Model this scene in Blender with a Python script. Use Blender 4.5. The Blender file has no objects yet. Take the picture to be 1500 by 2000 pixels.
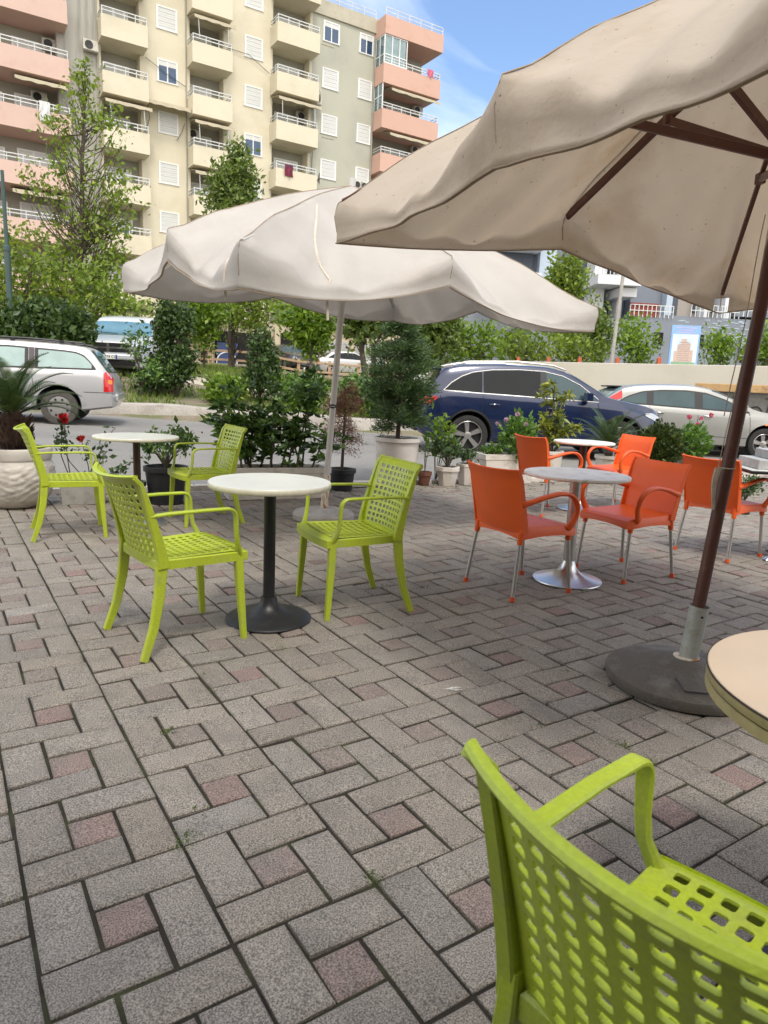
import bpy, bmesh, math, random
import numpy as np
from mathutils import Vector, Matrix, noise

C = bpy.context.scene.collection
R_ = math.radians

# ------------------------------------------------------------------ camera
CAM_H = 1.27
FPX, PITCH, ROLL = 1334.0, 0.18615, 0.044
def cam_axes():
    cp, sp = math.cos(PITCH), math.sin(PITCH)
    F = np.array([0, cp, -sp]); U = np.array([0, sp, cp]); X = np.array([1, 0, 0.])
    cr, sr = math.cos(ROLL), math.sin(ROLL)
    return cr*X + sr*U, -sr*X + cr*U, F
AX, AU, AF = cam_axes()
cam_d = bpy.data.cameras.new('camera'); cam = bpy.data.objects.new('camera', cam_d); C.objects.link(cam)
m = Matrix.Identity(4)
for i in range(3):
    m[i][0] = AX[i]; m[i][1] = AU[i]; m[i][2] = -AF[i]
m[2][3] = CAM_H
cam.matrix_world = m
cam_d.sensor_fit = 'HORIZONTAL'; cam_d.sensor_width = 36; cam_d.lens = FPX/1500*36
cam_d.clip_start = .05; cam_d.clip_end = 1500
cam_d.dof.use_dof = True; cam_d.dof.focus_distance = 3.6; cam_d.dof.aperture_fstop = 11
bpy.context.scene.camera = cam

# ------------------------------------------------------------------ light
SUN_EL, SUN_AZ = 60, 165          # azimuth clockwise from +Y (behind the viewer, to the left)
sc = bpy.context.scene
sc.view_settings.view_transform = 'Standard'; sc.view_settings.look = 'None'
sc.view_settings.exposure = 0.92; sc.view_settings.gamma = 1.0
world = bpy.data.worlds.new('World'); sc.world = world; world.use_nodes = True
nt = world.node_tree; nt.nodes.clear()
o = nt.nodes.new('ShaderNodeOutputWorld'); bg = nt.nodes.new('ShaderNodeBackground')
sky = nt.nodes.new('ShaderNodeTexSky'); sky.sky_type = 'NISHITA'; sky.sun_disc = False
sky.sun_elevation = R_(SUN_EL); sky.sun_rotation = R_(SUN_AZ); sky.altitude = 20
sky.air_density = 1.0; sky.dust_density = 1.0; sky.ozone_density = 3.0
tc = nt.nodes.new('ShaderNodeTexCoord'); mp = nt.nodes.new('ShaderNodeMapping')
mp.inputs['Scale'].default_value = (1.0, 1.0, 2.2); mp.inputs['Rotation'].default_value = (0, 0, R_(-25)); mp.inputs['Location'].default_value = (3.1, 1.7, .4)
n1 = nt.nodes.new('ShaderNodeTexNoise'); n1.inputs['Scale'].default_value = 1.9; n1.inputs['Detail'].default_value = 7
n1.inputs['Roughness'].default_value = .55; n1.inputs['Distortion'].default_value = .5
rp = nt.nodes.new('ShaderNodeValToRGB'); rp.color_ramp.elements[0].position = .30; rp.color_ramp.elements[1].position = .64
mx = nt.nodes.new('ShaderNodeMix'); mx.data_type = 'RGBA'
mx.inputs['B'].default_value = (8.6, 8.3, 7.8, 1)
L = nt.links.new
L(tc.outputs['Generated'], mp.inputs['Vector']); L(mp.outputs['Vector'], n1.inputs['Vector'])
# extra cloud added in the unseen sky behind the viewer for warmer light
sx = nt.nodes.new('ShaderNodeSeparateXYZ'); L(tc.outputs['Generated'], sx.inputs['Vector'])
ma = nt.nodes.new('ShaderNodeMath'); ma.operation = 'MULTIPLY_ADD'; ma.inputs[1].default_value = -.20; L(sx.outputs['Y'], ma.inputs[0]); L(n1.outputs['Fac'], ma.inputs[2])
L(ma.outputs['Value'], rp.inputs['Fac']); L(rp.outputs['Color'], mx.inputs['Factor'])
# cloud colour raised behind the viewer to boost fill light, softer ahead
cm = nt.nodes.new('ShaderNodeMix'); cm.data_type = 'RGBA'; cm.inputs['A'].default_value = (9.5, 9.0, 8.3, 1); cm.inputs['B'].default_value = (6.6, 6.9, 7.6, 1)
mr = nt.nodes.new('ShaderNodeMapRange'); mr.inputs['From Min'].default_value = -.3; mr.inputs['From Max'].default_value = .6; L(sx.outputs['Y'], mr.inputs['Value']); L(mr.outputs['Result'], cm.inputs['Factor'])
L(cm.outputs['Result'], mx.inputs['B'])
L(sky.outputs['Color'], mx.inputs['A']); L(mx.outputs['Result'], bg.inputs['Color'])
bg.inputs['Strength'].default_value = 0.142
L(bg.outputs['Background'], o.inputs['Surface'])
sd = bpy.data.lights.new('sun', 'SUN'); sun = bpy.data.objects.new('sun', sd); C.objects.link(sun)
sd.energy = 1.2; sd.angle = R_(12); sd.color = (1, .96, .89)
az = R_(SUN_AZ); el = R_(SUN_EL)
sdir = Vector((math.sin(az)*math.cos(el), math.cos(az)*math.cos(el), math.sin(el)))
sun.rotation_euler = sdir.to_track_quat('Z', 'Y').to_euler()
sun.location = sdir*60

# ------------------------------------------------------------------ helpers
def px_ray(x, y):
    return AF + (x-750)/FPX*AX - (y-1000)/FPX*AU
def on_z(x, y, z=0.0):
    d = px_ray(x, y); t = (z-CAM_H)/d[2]
    return np.array([0, 0, CAM_H]) + d*t
def at_y(x, y, Y):
    d = px_ray(x, y); return np.array([0, 0, CAM_H]) + d*(Y/d[1])

def tag(o, label=None, cat=None, group=None, kind=None):
    if label: o['label'] = label
    if cat: o['category'] = cat
    if group: o['group'] = group
    if kind: o['kind'] = kind
    return o
def empty(name, loc=(0, 0, 0), rz=0, label=None, cat=None, group=None):
    o = bpy.data.objects.new(name, None); C.objects.link(o); o.empty_display_size = .1
    o.location = loc; o.rotation_euler = (0, 0, rz)
    return tag(o, label, cat, group)
def copy_tree(o, parent=None):
    c = o.copy(); C.objects.link(c)
    if parent: c.parent = parent
    for ch in list(o.children): copy_tree(ch, c)
    return c

class MB:
    def __init__(s): s.v = []; s.f = []; s.m = []; s.n = 0; s.cols = None
    def add(s, vs, fs, mi=0):
        b = s.n
        s.v.extend([tuple(map(float, p)) for p in vs]); s.n += len(vs)
        s.f.extend([tuple(i+b for i in q) for q in fs]); s.m.extend([mi]*len(fs)); return s
    def box(s, c, size, M=None, mi=0):
        x, y, z = [q/2 for q in size]
        vs = [Vector((sx*x, sy*y, sz*z)) for sz in (-1, 1) for sy in (-1, 1) for sx in (-1, 1)]
        if M is not None: vs = [M @ p for p in vs]
        vs = [p+Vector(c) for p in vs]
        return s.add(vs, [(0, 2, 3, 1), (4, 5, 7, 6), (0, 1, 5, 4), (2, 6, 7, 3), (0, 4, 6, 2), (1, 3, 7, 5)], mi)
    def b2(s, x0, x1, y0, y1, z0, z1, mi=0):
        return s.box(((x0+x1)/2, (y0+y1)/2, (z0+z1)/2), (abs(x1-x0), abs(y1-y0), abs(z1-z0)), None, mi)
    def rings(s, rr, cap=True, mi=0, closed=False):
        n = len(rr[0]); vs = [p for r in rr for p in r]; fs = []
        k = len(rr)
        for i in range(k if closed else k-1):
            a = i*n; b = ((i+1) % k)*n
            for j in range(n):
                j2 = (j+1) % n
                fs.append((a+j, a+j2, b+j2, b+j))
        if cap and not closed:
            fs.append(tuple(range(n))[::-1]); fs.append(tuple(range((k-1)*n, k*n)))
        return s.add(vs, fs, mi)
    def tube(s, pts, rad, n=8, cap=True, mi=0, flat=1.0):
        pts = [Vector(p) for p in pts]
        if not hasattr(rad, '__len__'): rad = [rad]*len(pts)
        rr = []; ref = None
        for i, p in enumerate(pts):
            t = (pts[min(i+1, len(pts)-1)]-pts[max(i-1, 0)])
            if t.length < 1e-9: t = Vector((0, 0, 1))
            t.normalize()
            if ref is None:
                ref = Vector((0, 0, 1)) if abs(t.z) < .9 else Vector((1, 0, 0))
            a = t.cross(ref); 
            if a.length < 1e-5: a = t.cross(Vector((0, 1, .1)))
            a.normalize(); b = t.cross(a); ref = -b if False else ref
            rr.append([p + a*math.cos(2*math.pi*k/n)*rad[i] + b*math.sin(2*math.pi*k/n)*rad[i]*flat for k in range(n)])
        return s.rings(rr, cap, mi)
    def sweep(s, pts, w, t, side=Vector((1, 0, 0)), mi=0, bev=.25):
        """rectangular section (w along 'side', t across) swept along pts, corners cut"""
        pts = [Vector(p) for p in pts]; N = len(pts)
        if not hasattr(w, '__len__'): w = [w]*N
        if not hasattr(t, '__len__'): t = [t]*N
        rr = []
        for i, p in enumerate(pts):
            tg = (pts[min(i+1, N-1)]-pts[max(i-1, 0)]).normalized()
            a = (side - tg*side.dot(tg)).normalized(); b = tg.cross(a)
            hw, ht = w[i]/2, t[i]/2; c = min(hw, ht)*bev
            q = [(-hw+c, -ht), (hw-c, -ht), (hw, -ht+c), (hw, ht-c), (hw-c, ht), (-hw+c, ht), (-hw, ht-c), (-hw, -ht+c)]
            rr.append([p+a*x+b*y for x, y in q])
        return s.rings(rr, True, mi)
    def lathe(s, prof, n=32, c=(0, 0, 0), mi=0, cap=True):
        rr = [[(c[0]+r*math.cos(2*math.pi*k/n), c[1]+r*math.sin(2*math.pi*k/n), c[2]+z) for k in range(n)] for r, z in prof]
        return s.rings(rr, cap, mi)
    def grid(s, P, mi=0):
        """P[i][j] points"""
        r, c = len(P), len(P[0])
        return s.add([p for row in P for p in row], [(i*c+j, i*c+j+1, (i+1)*c+j+1, (i+1)*c+j) for i in range(r-1) for j in range(c-1)], mi)
    def prism(s, poly, ax, lo, hi, mi=0):
        """poly 2-D extruded along axis ax ('x','y','z') from lo to hi"""
        def P(a, b, h): return {'z': (a, b, h), 'y': (a, h, b), 'x': (h, a, b)}[ax]
        n = len(poly)
        vs = [P(a, b, lo) for a, b in poly]+[P(a, b, hi) for a, b in poly]
        return s.add(vs, [tuple(range(n)), tuple(range(2*n-1, n-1, -1))]+[(i, i+n, (i+1) % n+n, (i+1) % n) for i in range(n)], mi)
    def build(s, name, mats, parent=None, smooth=False, bevel=0, loc=None, rz=None, solid=0, sub=0, ang=40, fixn=True):
        me = bpy.data.meshes.new(name); me.from_pydata(s.v, [], s.f)
        if not isinstance(mats, (list, tuple)): mats = [mats]
        for q in mats: me.materials.append(q)
        if len(mats) > 1: me.polygons.foreach_set('material_index', s.m)
        if fixn:
            bm = bmesh.new(); bm.from_mesh(me); bmesh.ops.recalc_face_normals(bm, faces=bm.faces); bm.to_mesh(me); bm.free()
        if smooth:
            me.polygons.foreach_set('use_smooth', [True]*len(me.polygons))
            try: me.set_sharp_from_angle(angle=R_(ang))
            except Exception: pass
        me.update()
        o = bpy.data.objects.new(name, me); C.objects.link(o)
        if parent: o.parent = parent
        if loc is not None: o.location = loc
        if rz is not None: o.rotation_euler = (0, 0, rz)
        if solid:
            q = o.modifiers.new('Solidify', 'SOLIDIFY'); q.thickness = solid; q.offset = 0
        if bevel:
            q = o.modifiers.new('Bevel', 'BEVEL'); q.width = bevel; q.segments = 2; q.limit_method = 'ANGLE'; q.angle_limit = R_(40)
        if sub:
            q = o.modifiers.new('Subsurf', 'SUBSURF'); q.levels = sub; q.render_levels = sub
        return o

# ------------------------------------------------------------------ materials
def mat(name, col, rough=.6, metal=0., var=.10, vs=4., col2=None, bump=0., bs=60., spec=.5, coat=0., transl=0., speck=0., sps=200., stain=None, sts=3., stf=(.5, .7), attr=False, stretch=None, alpha=None, spots=None):
    M = bpy.data.materials.new(name); M.use_nodes = True; nt = M.node_tree; N = nt.nodes; Lk = nt.links.new
    b = N['Principled BSDF']; out = N['Material Output']
    b.inputs['Roughness'].default_value = rough; b.inputs['Metallic'].default_value = metal
    b.inputs['Specular IOR Level'].default_value = spec
    if coat: b.inputs['Coat Weight'].default_value = coat; b.inputs['Coat Roughness'].default_value = .05
    tc = N.new('ShaderNodeTexCoord'); vec = tc.outputs['Object']
    if stretch:
        mp = N.new('ShaderNodeMapping'); mp.inputs['Scale'].default_value = stretch; Lk(vec, mp.inputs['Vector']); vec = mp.outputs['Vector']
    def nz(scale, det=4, r=.6):
        n = N.new('ShaderNodeTexNoise'); n.inputs['Scale'].default_value = scale; n.inputs['Detail'].default_value = det; n.inputs['Roughness'].default_value = r
        Lk(vec, n.inputs['Vector']); return n.outputs['Fac']
    def mix(fac, A, B, mode='MIX'):
        m = N.new('ShaderNodeMix'); m.data_type = 'RGBA'; m.blend_type = mode
        for k, q in (('Factor', fac), ('A', A), ('B', B)):
            if hasattr(q, 'links'): Lk(q, m.inputs[k])
            elif k == 'Factor': m.inputs[k].default_value = q
            else: m.inputs[k].default_value = (*q, 1)
        return m.outputs['Result']
    def ramp(f, a, b_):
        m = N.new('ShaderNodeMapRange'); m.inputs['From Min'].default_value = a; m.inputs['From Max'].default_value = b_; Lk(f, m.inputs['Value']); return m.outputs['Result']
    base = col
    c2 = col2 if col2 else tuple(c*(1-2.2*var) for c in col)
    if attr:
        at = N.new('ShaderNodeAttribute'); at.attribute_name = 'Col'
        base = mix(1.0, at.outputs['Color'], mix(ramp(nz(vs), .3, .7), (1, 1, 1), (1-var, 1-var, 1-var)), 'MULTIPLY')
    elif var or col2:
        base = mix(ramp(nz(vs), .3, .7), col, c2)
    if stain:
        base = mix(ramp(nz(sts, 6, .65), *stf), base, stain)
    if spots:
        base = mix(ramp(nz(46, 3, .7), .685, .71), base, spots)
    if speck:
        base = mix(1.0, base, mix(ramp(nz(sps, 2, .5), .35, .65), (1-speck,)*3, (1+speck*.7,)*3), 'MULTIPLY')
    if hasattr(base, 'links'): Lk(base, b.inputs['Base Color'])
    else: b.inputs['Base Color'].default_value = (*base, 1)
    if bump:
        bp = N.new('ShaderNodeBump'); bp.inputs['Strength'].default_value = min(1, bump); bp.inputs['Distance'].default_value = .004 if bs > 20 else .02
        Lk(nz(bs, 4, .6), bp.inputs['Height']); Lk(bp.outputs['Normal'], b.inputs['Normal'])
    if transl:
        t = N.new('ShaderNodeBsdfTranslucent'); ms = N.new('ShaderNodeMixShader'); ms.inputs['Fac'].default_value = transl
        if hasattr(base, 'links'): Lk(base, t.inputs['Color'])
        else: t.inputs['Color'].default_value = (*base, 1)
        Lk(b.outputs[0], ms.inputs[1]); Lk(t.outputs[0], ms.inputs[2]); Lk(ms.outputs[0], out.inputs['Surface'])
    if alpha is not None: b.inputs['Alpha'].default_value = alpha
    return M

def leaf_mat(name, dark, light, tip=None, transl=.35, rough=.45):
    M = bpy.data.materials.new(name); M.use_nodes = True; N = M.node_tree.nodes; Lk = M.node_tree.links.new
    b = N['Principled BSDF']; out = N['Material Output']; b.inputs['Roughness'].default_value = rough
    g = N.new('ShaderNodeNewGeometry'); r = N.new('ShaderNodeValToRGB')
    r.color_ramp.elements[0].color = (*dark, 1); r.color_ramp.elements[1].color = (*light, 1)
    if tip: e = r.color_ramp.elements.new(.93); e.color = (*light, 1); r.color_ramp.elements[-1].color = (*tip, 1)
    Lk(g.outputs['Random Per Island'], r.inputs['Fac']); Lk(r.outputs['Color'], b.inputs['Base Color'])
    t = N.new('ShaderNodeBsdfTranslucent'); ms = N.new('ShaderNodeMixShader'); ms.inputs['Fac'].default_value = transl
    hs = N.new('ShaderNodeHueSaturation'); hs.inputs['Value'].default_value = 1.35; hs.inputs['Saturation'].default_value = 1.1; hs.inputs['Hue'].default_value = .49
    Lk(r.outputs['Color'], hs.inputs['Color']); Lk(hs.outputs['Color'], t.inputs['Color'])
    Lk(b.outputs[0], ms.inputs[1]); Lk(t.outputs[0], ms.inputs[2]); Lk(ms.outputs[0], out.inputs['Surface'])
    return M

M = {}
M['lime'] = mat('lime_plastic', (.45, .545, .035), .32, var=.05, vs=6, stain=(.36, .41, .09), sts=9, stf=(.50, .76), bump=.25, bs=150, speck=.07, sps=120)
M['orange'] = mat('orange_plastic', (.82, .118, .014), .42, var=.04, vs=5, stain=(.55, .12, .04), sts=12, stf=(.62, .95), bump=.15, bs=160)
M['orange_cap'] = mat('orange_rubber', (.70, .10, .02), .6)
M['alu'] = mat('brushed_aluminium', (.62, .60, .57), .38, 1.0, var=.08, vs=20)
M['chrome'] = mat('polished_steel', (.72, .71, .70), .30, 1.0, var=.05, vs=8)
M['black_metal'] = mat('black_cast_iron', (.018, .018, .02), .42, var=.15, vs=10, stain=(.05, .045, .04), sts=20, stf=(.55, .8), bump=.3, bs=90)
M['brown_metal'] = mat('brown_table_leg', (.07, .035, .022), .45, var=.2, vs=8)
M['top_white'] = mat('white_laminate', (.72, .73, .68), .28, var=.04, vs=3, stain=(.55, .56, .48), sts=9, stf=(.55, .85))
M['top_edge'] = mat('cream_edge', (.66, .62, .48), .5, var=.08, vs=20, stain=(.4, .35, .25), sts=30, stf=(.6, .8))
M['top_grey'] = mat('worn_grey_top', (.78, .73, .66), .6, var=.08, vs=6, stain=(.32, .27, .21), sts=12, stf=(.55, .8))
M['top_beige'] = mat('beige_laminate', (.60, .47, .33), .38, var=.05, vs=4, stain=(.58, .43, .30), sts=6, stf=(.5, .8))
M['edge_yellow'] = mat('yellowed_edge_band', (.46, .37, .17), .5, var=.15, vs=14, stain=(.10, .06, .03), sts=22, stf=(.62, .72))
M['edge_dark'] = mat('dark_gap', (.03, .02, .015), .8, var=0)
M['canvas'] = mat('weathered_canvas', (.80, .72, .615), .9, var=.03, vs=2.2, stain=(.60, .49, .36), sts=1.3, stf=(.52, .85), bump=.30, bs=13, transl=.55, spec=.1, spots=(.30, .22, .15))
M['canvas2'] = mat('bleached_canvas', (.73, .695, .65), .9, var=.05, vs=2, stain=(.62, .55, .48), sts=1.4, stf=(.52, .85), bump=.25, bs=13, transl=.46, spec=.1)
M['seam'] = mat('canvas_seam', (.36, .28, .20), .95, var=.1, vs=8)
M['strap'] = mat('canvas_strap', (.60, .53, .44), .95, var=.1, vs=12)
M['cord'] = mat('frayed_cord', (.50, .42, .33), .95, var=.15, vs=30)
M['brown_paint'] = mat('brown_painted_steel', (.115, .042, .030), .45, var=.12, vs=6, stain=(.16, .085, .06), sts=16, stf=(.55, .8))
M['white_pole'] = mat('white_painted_pole', (.62, .60, .57), .4, var=.06, vs=5, stain=(.42, .34, .25), sts=12, stf=(.6, .8))
M['rusty'] = mat('rusty_white_sleeve', (.68, .62, .52), .6, var=.05, vs=10, stain=(.30, .11, .03), sts=16, stf=(.46, .56), stretch=(1, 1, .3))
M['sleeve'] = mat('galvanised_sleeve', (.48, .50, .46), .5, .3, var=.12, vs=8, stain=(.30, .29, .20), sts=14, stf=(.5, .7))
M['concrete_base'] = mat('weathered_concrete', (.105, .092, .075), .75, var=.15, vs=5, stain=(.19, .18, .165), sts=5, stf=(.45, .7), bump=.6, bs=90, speck=.12, sps=160)
M['concrete_light'] = mat('pale_concrete', (.42, .40, .37), .85, var=.1, vs=5, stain=(.25, .22, .18), sts=7, stf=(.5, .75), bump=.6, bs=70, speck=.1)
M['pot_white'] = mat('limewashed_pot', (.66, .61, .55), .8, var=.06, vs=5, stain=(.36, .29, .21), sts=7, stf=(.53, .78), bump=.4, bs=60)
M['pot_black'] = mat('black_plastic_pot', (.018, .019, .022), .5, var=.1, vs=10, stain=(.06, .055, .05), sts=20, stf=(.6, .8))
M['pot_green'] = mat('dark_green_pot', (.05, .065, .03), .6, var=.15, vs=10)
M['terra'] = mat('terracotta_pot', (.20, .075, .045), .8, var=.25, vs=12, stain=(.10, .06, .04), sts=20, stf=(.5, .7))
M['soil'] = mat('potting_soil', (.045, .03, .02), .95, var=.3, vs=30, bump=1, bs=60)
M['bark'] = mat('grey_brown_bark', (.11, .085, .065), .9, var=.25, vs=12, bump=.8, bs=50, stretch=(1, 1, .3))
M['bark_pale'] = mat('pale_bark', (.26, .24, .20), .85, var=.3, vs=6, bump=.5, bs=40)
M['stem'] = mat('thin_stem', (.14, .12, .07), .8, var=.2, vs=20)
M['tyre'] = mat('tyre_rubber', (.022, .021, .020), .8, var=.2, vs=12, bump=.4, bs=80)
M['dusty_tyre'] = mat('dusty_tyre_rubber', (.085, .078, .068), .9, var=.2, vs=12, bump=.4, bs=80)
M['black_plastic'] = mat('black_trim', (.015, .015, .017), .45, var=.1, vs=12)
M['plate'] = mat('plate_white', (.75, .75, .72), .5, var=0)
M['plate_blue'] = mat('plate_blue', (.02, .06, .35), .5, var=0)
M['letters'] = mat('black_letters', (.01, .01, .01), .6, var=0)
M['amber'] = mat('amber_lens', (.8, .22, .03), .2, var=0)
M['red_lens'] = mat('red_lens', (.55, .012, .015), .18, var=.05, coat=.5)
M['clear_lens'] = mat('clear_lens', (.55, .57, .58), .12, .3, var=.15, vs=30, coat=.5)
M['rim_silver'] = mat('alloy_wheel', (.38, .37, .36), .3, .7, var=.05, vs=10)
M['rim_grey'] = mat('grey_wheel_cover', (.27, .265, .255), .5, .3, var=.1, vs=10)
M['dark_gap'] = mat('deep_dark_gap', (.006, .006, .007), .9, var=0)
def glass(name, col, metal=.0, rough=.05, spec=.8):
    return mat(name, col, rough, metal, var=.12, vs=2.5, spec=spec)
M['glass_dark'] = glass('tinted_car_glass', (.008, .010, .013), spec=.28)
M['glass_sky_teal'] = glass('painted_sky_reflection_glass', (.30, .40, .39), .55, .08)  # pale teal base colour stands in for reflected sky
M['glass_mid'] = glass('car_glass', (.05, .085, .095), .25, spec=.5)
M['glass_wind'] = glass('windscreen_glass', (.17, .33, .40), .5, .08)
M['glass_blue'] = glass('window_pane', (.035, .075, .15), .3)
M['glass_bldg'] = glass('balcony_glazing', (.20, .28, .30), .4)
def paint(name, col, metal=.6, rough=.3, coat=1.0, dirt=None):
    return mat(name, col, rough, metal, var=.02, vs=3, coat=coat, stain=dirt, sts=3, stf=(.55, .95))
M['p_silver'] = paint('silver_car_paint', (.46, .455, .46), .35, .35, .6, (.42, .38, .34))
M['p_blue'] = paint('dark_blue_car_paint', (.002, .011, .052), .2, .25)
M['p_champ'] = paint('champagne_silver_paint', (.31, .31, .295), .4, .32, .8)
M['p_white'] = paint('silver_white_van_paint', (.60, .63, .68), .3, .35)
M['p_black'] = paint('black_car_paint', (.01, .01, .014), .2, .3)
# vegetation
M['lf_plane'] = leaf_mat('plane_tree_leaf', (.075, .13, .018), (.24, .33, .05), (.40, .45, .10), .45)
M['lf_dense'] = leaf_mat('dense_tree_leaf', (.045, .08, .015), (.19, .27, .055), (.32, .36, .16), .35)
M['lf_bright'] = leaf_mat('bright_tree_leaf', (.06, .13, .015), (.24, .36, .045), (.36, .46, .10), .45)
M['lf_dark'] = leaf_mat('dark_shrub_leaf', (.016, .04, .010), (.085, .145, .03), None, .25)
M['lf_laurel'] = leaf_mat('glossy_laurel_leaf', (.018, .05, .014), (.15, .27, .05), (.28, .42, .09), .25, .28)
M['lf_conifer'] = leaf_mat('conifer_needle', (.035, .075, .025), (.11, .18, .055), None, .2)
M['lf_dead'] = leaf_mat('dead_conifer_needle', (.16, .075, .04), (.38, .21, .13), None, .25)
M['lf_yellow'] = leaf_mat('variegated_leaf', (.05, .09, .012), (.33, .36, .06), (.62, .60, .16), .3)
M['lf_geran'] = leaf_mat('geranium_leaf', (.035, .10, .015), (.16, .28, .05), None, .35)
M['lf_box'] = leaf_mat('boxwood_leaf', (.012, .03, .006), (.07, .10, .018), (.18, .22, .05), .25)
M['lf_rose'] = leaf_mat('rose_leaf', (.03, .06, .025), (.12, .19, .07), None, .25)
M['lf_palm'] = leaf_mat('palm_leaflet', (.02, .045, .012), (.075, .12, .03), None, .2)
M['grass'] = leaf_mat('grass_blade', (.06, .11, .015), (.22, .30, .05), (.42, .40, .16), .4)
M['weed'] = leaf_mat('joint_weed', (.05, .09, .015), (.15, .22, .04), (.30, .24, .07), .3)
M['petal_red'] = mat('red_petal', (.75, .015, .02), .5, var=.1, vs=30, transl=.25)
M['petal_pink'] = mat('pink_petal', (.75, .16, .26), .5, var=.1, vs=30, transl=.25)
M['petal_pale'] = mat('pale_pink_petal', (.75, .50, .60), .5, var=.1, vs=30, transl=.25)
# ------------------------------------------------------------------ terrain
def sstep(t): t = max(0., min(1., t)); return t*t*(3-2*t)
def y_edge(x): return 6.75+(x+3.4)*.475          # far edge of the paved terrace
def y_kerb(x): return 15.7+.12*(x+5) if x < 2 else 16.54+.35*(x-2)
def road_base(x): return .05+.030*max(0., min(9., 1.5-x))
def H(x, y):
    rb = road_base(x)
    yk = y_kerb(x)
    if y <= yk:
        return -.03+sstep((y-y_edge(x)-.2)/3.6)*(rb+.03)
    dy = y-yk
    rb += .26*sstep((-x-4.6)/2.6)*sstep((dy-.5)/2.5)
    return rb+.27+.075*min(dy, 4.5)+.045*max(0, min(dy-4.5, 7))+.035*max(0, min(dy-11.5, 15))
def hit(x, y):
    """where the sight line through photo pixel (x, y) meets the terrain"""
    d = px_ray(x, y); o = np.array([0, 0, CAM_H]); t = 3.
    while t < 200:
        p = o+d*t
        if p[2] < H(p[0], p[1]): return p
        t += .05
    return o+d*60

rng = np.random.default_rng(7); random.seed(7)
def nlist(a, b, n): return [a+(b-a)*i/(n-1) for i in range(n)]

m_asph = mat('asphalt', (.235, .225, .205), .9, var=.08, vs=.8, stain=(.15, .145, .145), sts=.6, stf=(.5, .8), speck=.16, sps=60, bump=.5, bs=80)
m_soil = mat('dry_verge_soil', (.25, .20, .15), .95, var=.15, vs=1.5, stain=(.11, .13, .045), sts=.7, stf=(.45, .6), bump=1, bs=12, speck=.15, sps=30)
m_path = mat('pale_dirt_path', (.50, .44, .35), .95, var=.08, vs=1.5, stain=(.30, .27, .16), sts=1.6, stf=(.5, .75), speck=.12, sps=25, bump=.6, bs=14)
m_kerb = mat('old_kerb_concrete', (.40, .37, .33), .9, var=.1, vs=1.2, stain=(.20, .17, .14), sts=2.2, stf=(.5, .7), bump=.8, bs=20, speck=.12, sps=40)
m_joint = mat('dark_joint_soil', (.035, .028, .018), .95, var=.3, vs=8, stain=(.045, .05, .016), sts=3.0, stf=(.50, .66), bump=1, bs=60)
m_paver = mat('granite_grain_paver', (.3, .3, .3), .82, var=.14, vs=9, attr=True, speck=.62, sps=250, bump=.8, bs=260, stain=(.17, .155, .135), sts=5, stf=(.50, .82))

# ground: one big sheet following the terrain
xs = [-400, -150, -80, -50]+nlist(-36, 36, 73)+[50, 80, 150, 400]
ys = [-300, -60, -10]+nlist(-4, 60, 100)+[75, 110, 200, 600]
mb = MB()
mb.grid([[(x, y, min(H(x, y), 3.)-(.05 if y < y_kerb(x)+.4 else 0)) for x in xs] for y in ys])
tag(mb.build('ground', m_soil, smooth=True), kind='structure')
# road
mb = MB(); P = []
for j in range(40):
    row = []
    for x in nlist(-60, 60, 121):
        y0 = y_edge(x)+.22; y1 = y_kerb(x)-.0
        if y0 > y1-1: y0 = y1-1
        y = y0+(y1-y0)*j/39
        row.append((x, y, H(x, min(y, y_kerb(x)-.001))+.004))
    P.append(row)
mb.grid(P); tag(mb.build('road', m_asph, smooth=True), kind='structure')
# far kerb: worn concrete upstand
mb = MB(); rr = []
for x in nlist(-40, 2.9, 130):
    y = y_kerb(x); z = road_base(x); w = .02*noise.noise(Vector((x*2, 0, 0))); h = .31+.05*noise.noise(Vector((x*.7, 3, 0)))
    rr.append([(x, y+w, z-.1), (x, y+w+.02, z+h-.03), (x, y+.06+w, z+h), (x, y+.33, z+h+.01), (x, y+.36, z-.1)])
mb.rings(rr); tag(mb.build('kerb', m_kerb, smooth=True, ang=50), kind='structure')
# pale dirt path on the verge
mb = MB(); P = []
for k in range(5):
    P.append([])
    for x in nlist(-14, 3, 40):
        yc = 21.5+.35*(x+5)*.3+.3*math.sin(x); y = yc+(k-2)*.55*(1+.15*math.sin(x*1.7))
        P[-1].append((x, y, H(x, y)+.012))
mb.grid(P); tag(mb.build('path', m_path, smooth=True), kind='structure')

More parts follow.
